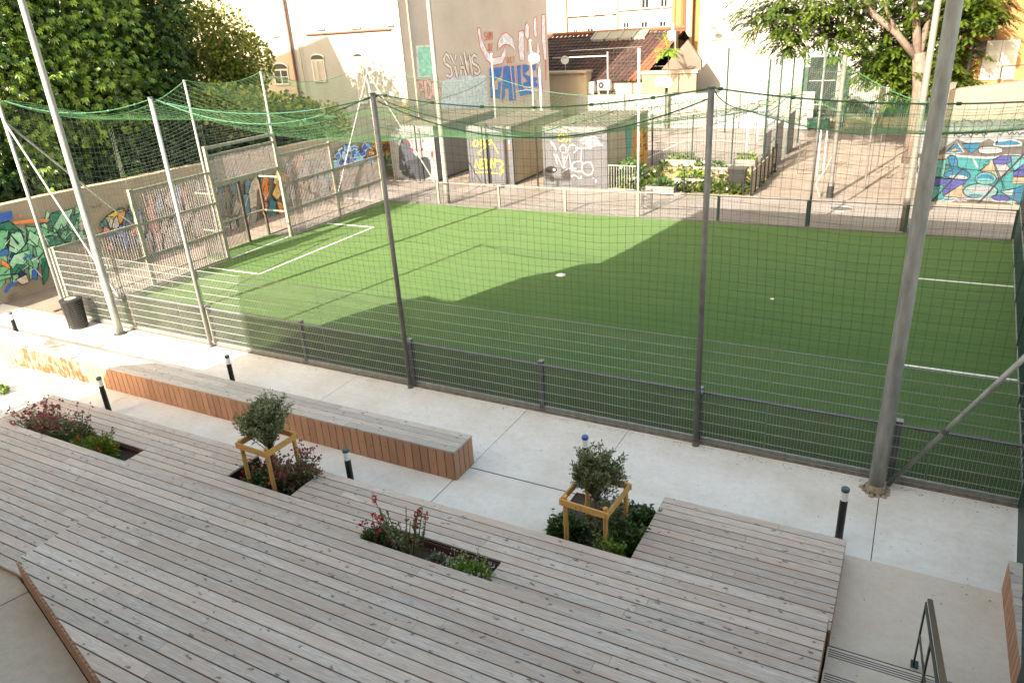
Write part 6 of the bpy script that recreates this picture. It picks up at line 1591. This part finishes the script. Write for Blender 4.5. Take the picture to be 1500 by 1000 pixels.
shrub('yellow green spurge at the near corner of the right olive bed', (-3.02, 7.62, .12), .22, .42, 17, None, 24, 'lime', 700, ls=.07)
tfg = MB(); q = narrow(300, AY(5, 572, 7.3), (.5, .25, .12), .14, 5); 
p = G(2, 574, .1); plantthing('grass_tuft', 'bright green tuft of grass at the left border beyond the deck', 'grass', (p.x, p.y, 0), [('blades', narrow(300, (p.x-.35, p.y+.1, .05), (.3, .12, .06), .10, 5), M['lime'])])

def olive_tree(px_pts, base, top, label, seed, rad):
    o = thing('olive_tree', label, 'tree', base, 'young olive trees in timber stakes')
    x, y, z = base; rg_ = random.Random(seed); tw = MB(); lf = MB()
    tw.path([(x, y, z), (x+.02, y, z+.5), (x-.01, y+.01, z+.85)], [.035, .03, .025], n=8)
    cz = (z+.75+top)/2+.05
    for k in range(150):
        a_ = rg_.uniform(0, 6.28); el = rg_.uniform(-.35, 1.45); ln_ = rg_.uniform(.55, 1.0)
        b_ = Vector((x, y, z+rg_.uniform(.6, 1.0)))
        ln_ *= 0.82+.5*mnoise.noise(Vector((math.cos(a_)*1.4, math.sin(a_)*1.4, el*1.6+seed)))+(.18 if el > 1.0 else 0)
        tip = Vector((x+math.cos(a_)*math.cos(el)*rad*ln_, y+math.sin(a_)*math.cos(el)*rad*ln_, cz+math.sin(el)*(top-cz)*ln_))
        mid = b_.lerp(tip, .5)+Vector((rg_.uniform(-.05, .05), rg_.uniform(-.05, .05), .04))
        tw.path([b_, mid, tip], [.009, .005, .002], n=3, cap=False)
        for _ in range(60):
            t = rg_.uniform(.3, 1.04); p_ = b_.lerp(mid, t*2) if t < .5 else mid.lerp(tip, (t-.5)*2)
            d = ((tip-b_).normalized()*.5+Vector((rg_.uniform(-1, 1), rg_.uniform(-1, 1), rg_.uniform(-.5, 1)))).normalized()*rg_.uniform(.04, .075); e = d.orthogonal().normalized(); e = Matrix.Rotation(rg_.uniform(0, 6.28), 3, d.normalized()) @ e*.011
            p_ = p_+Vector((rg_.gauss(0, .02), rg_.gauss(0, .02), rg_.gauss(0, .02)))
            lf.add([p_, p_+d*.5+e, p_+d, p_+d*.5-e], [(0, 1, 2, 3)])
    tw.build('trunk', M['bark'], o); lf.build('crown', M['olive'], o)
def stakes(cx, cy, z0, w, dp, h, rot, label):
    o = thing('tree_stakes', label, 'tree guard', (cx, cy, z0), 'timber stakes round the olive trees')
    c_, s_ = math.cos(rot), math.sin(rot)
    def P(a_, b_, z): return Vector((cx+a_*c_-b_*s_, cy+a_*s_+b_*c_, z))
    for (a_, b_) in ((-1, -1), (1, -1), (1, 1), (-1, 1)):
        t, q = P(a_*w/2, b_*dp/2, z0+h+.05), P(a_*w/2*1.0, b_*dp/2*1.0, z0-.1)
        MB().tube(q, t, .036, .034, n=12).build('post', M['timber'], o, smooth=False)
    k = .045
    for (a0, b0, a1, b1) in ((-1, -1, 1, -1), (1, 1, -1, 1)):
        y_ = b0*(dp/2+k); MB().obox(P(a0*(w/2+k+.02), y_, z0+h-.04), P(a1*(w/2+k+.02), y_, z0+h-.04), .028, .095).build('rail', M['timber'], o)
    for (a0) in (-1, 1):
        MB().obox(P(a0*(w/2+k), -dp/2-k+.016, z0+h-.03), P(a0*(w/2+k), dp/2+k-.016, z0+h-.03), .028, .095).build('rail', M['timber'], o)
# left: measured on its corner feet
stakes(-8.67, 7.05, .22, .60, .56, .90, R(-3), 'square of yellow timber stakes and rails round the left olive tree')
olive_tree(None, (-8.67, 7.05, .22), 1.86, 'young olive tree with loose grey green crown in the deck notch, left one', 3, .56)
stakes(-3.36, 8.05, .02, .62, .68, .88, R(-4), 'square of yellow timber stakes and rails round the right olive tree')
olive_tree(None, (-3.40, 8.12, .02), 1.48, 'young dense olive tree in the ground level bed, right one', 4, .52)

# ------------------------------------------------------------------ the building the picture is taken from (behind the camera) and its neighbour
YBk = -1.5
tan_ = math.tan(SUN_EL)/LAZ[1]
def sky_pt(x, y): return (x-LAZ[0]/LAZ[1]*(y-YBk), (y-YBk)*tan_)
sh = [(-13.7, 11.86), (-13.48, 12.97), (-13.1, 14.18), (-12.67, 15.15), (-12.15, 15.9), (-11.9, 16.22), (-11.2, 16.05), (-10.83, 16.11), (-10.41, 17.39), (-9.93, 18.64), (-9.26, 19.4), (-8.82, 20.24), (-8.27, 20.55), (-7.95, 22.18), (-7.66, 24.15), (-7.31, 26.27), (-7.0, 28.2)]
pr_ = [sky_pt(*p) for p in sh]
x9 = sky_pt(-15.45, 9.0); 
prof = [(x9[0], -.3), (x9[0]+.0, x9[1]), sky_pt(-14.9, 9.75), sky_pt(-14.16, 10.21)]+pr_+[(14, pr_[-1][1]), (14, -.3)]
oB_ = thing('home_building', 'building with stepped roofline behind the viewpoint', 'building', (-5, YBk, 0))
n = len(prof); m_ = MB()
m_.add([(p[0], YBk, p[1]) for p in prof]+[(p[0], YBk-8, p[1]) for p in prof], [tuple(range(n)), tuple(range(2*n-1, n-1, -1))]+[(i, i+n, (i+1) % n+n, (i+1) % n) for i in range(n)])
m_.build('walls', M['pink'], oB_)
# neighbour whose gable throws its shade on the cream house
def backp(px_, py_): 
    p = AY(px_, py_, YD); s_ = (p.y-YBk); return (p.x-LAZ[0]/LAZ[1]*s_, p.z+s_*tan_)
g0, g1_, g2_ = backp(300, 128), backp(480, 52), backp(545, 190)
oN = thing('neighbour_house', 'tall gabled neighbouring house left of the viewpoint', 'building', (g1_[0], YBk, 0))
pf_ = [(g0[0], -.3), g0, g1_, g2_, (g2_[0]-.0, -.3)]
n = 5; m_ = MB(); m_.add([(p[0], YBk, p[1]) for p in pf_]+[(p[0], YBk-5, p[1]) for p in pf_], [tuple(range(n)), tuple(range(2*n-1, n-1, -1))]+[(i, i+n, (i+1) % n+n, (i+1) % n) for i in range(n)]); m_.build('walls', M['cream'], oN)
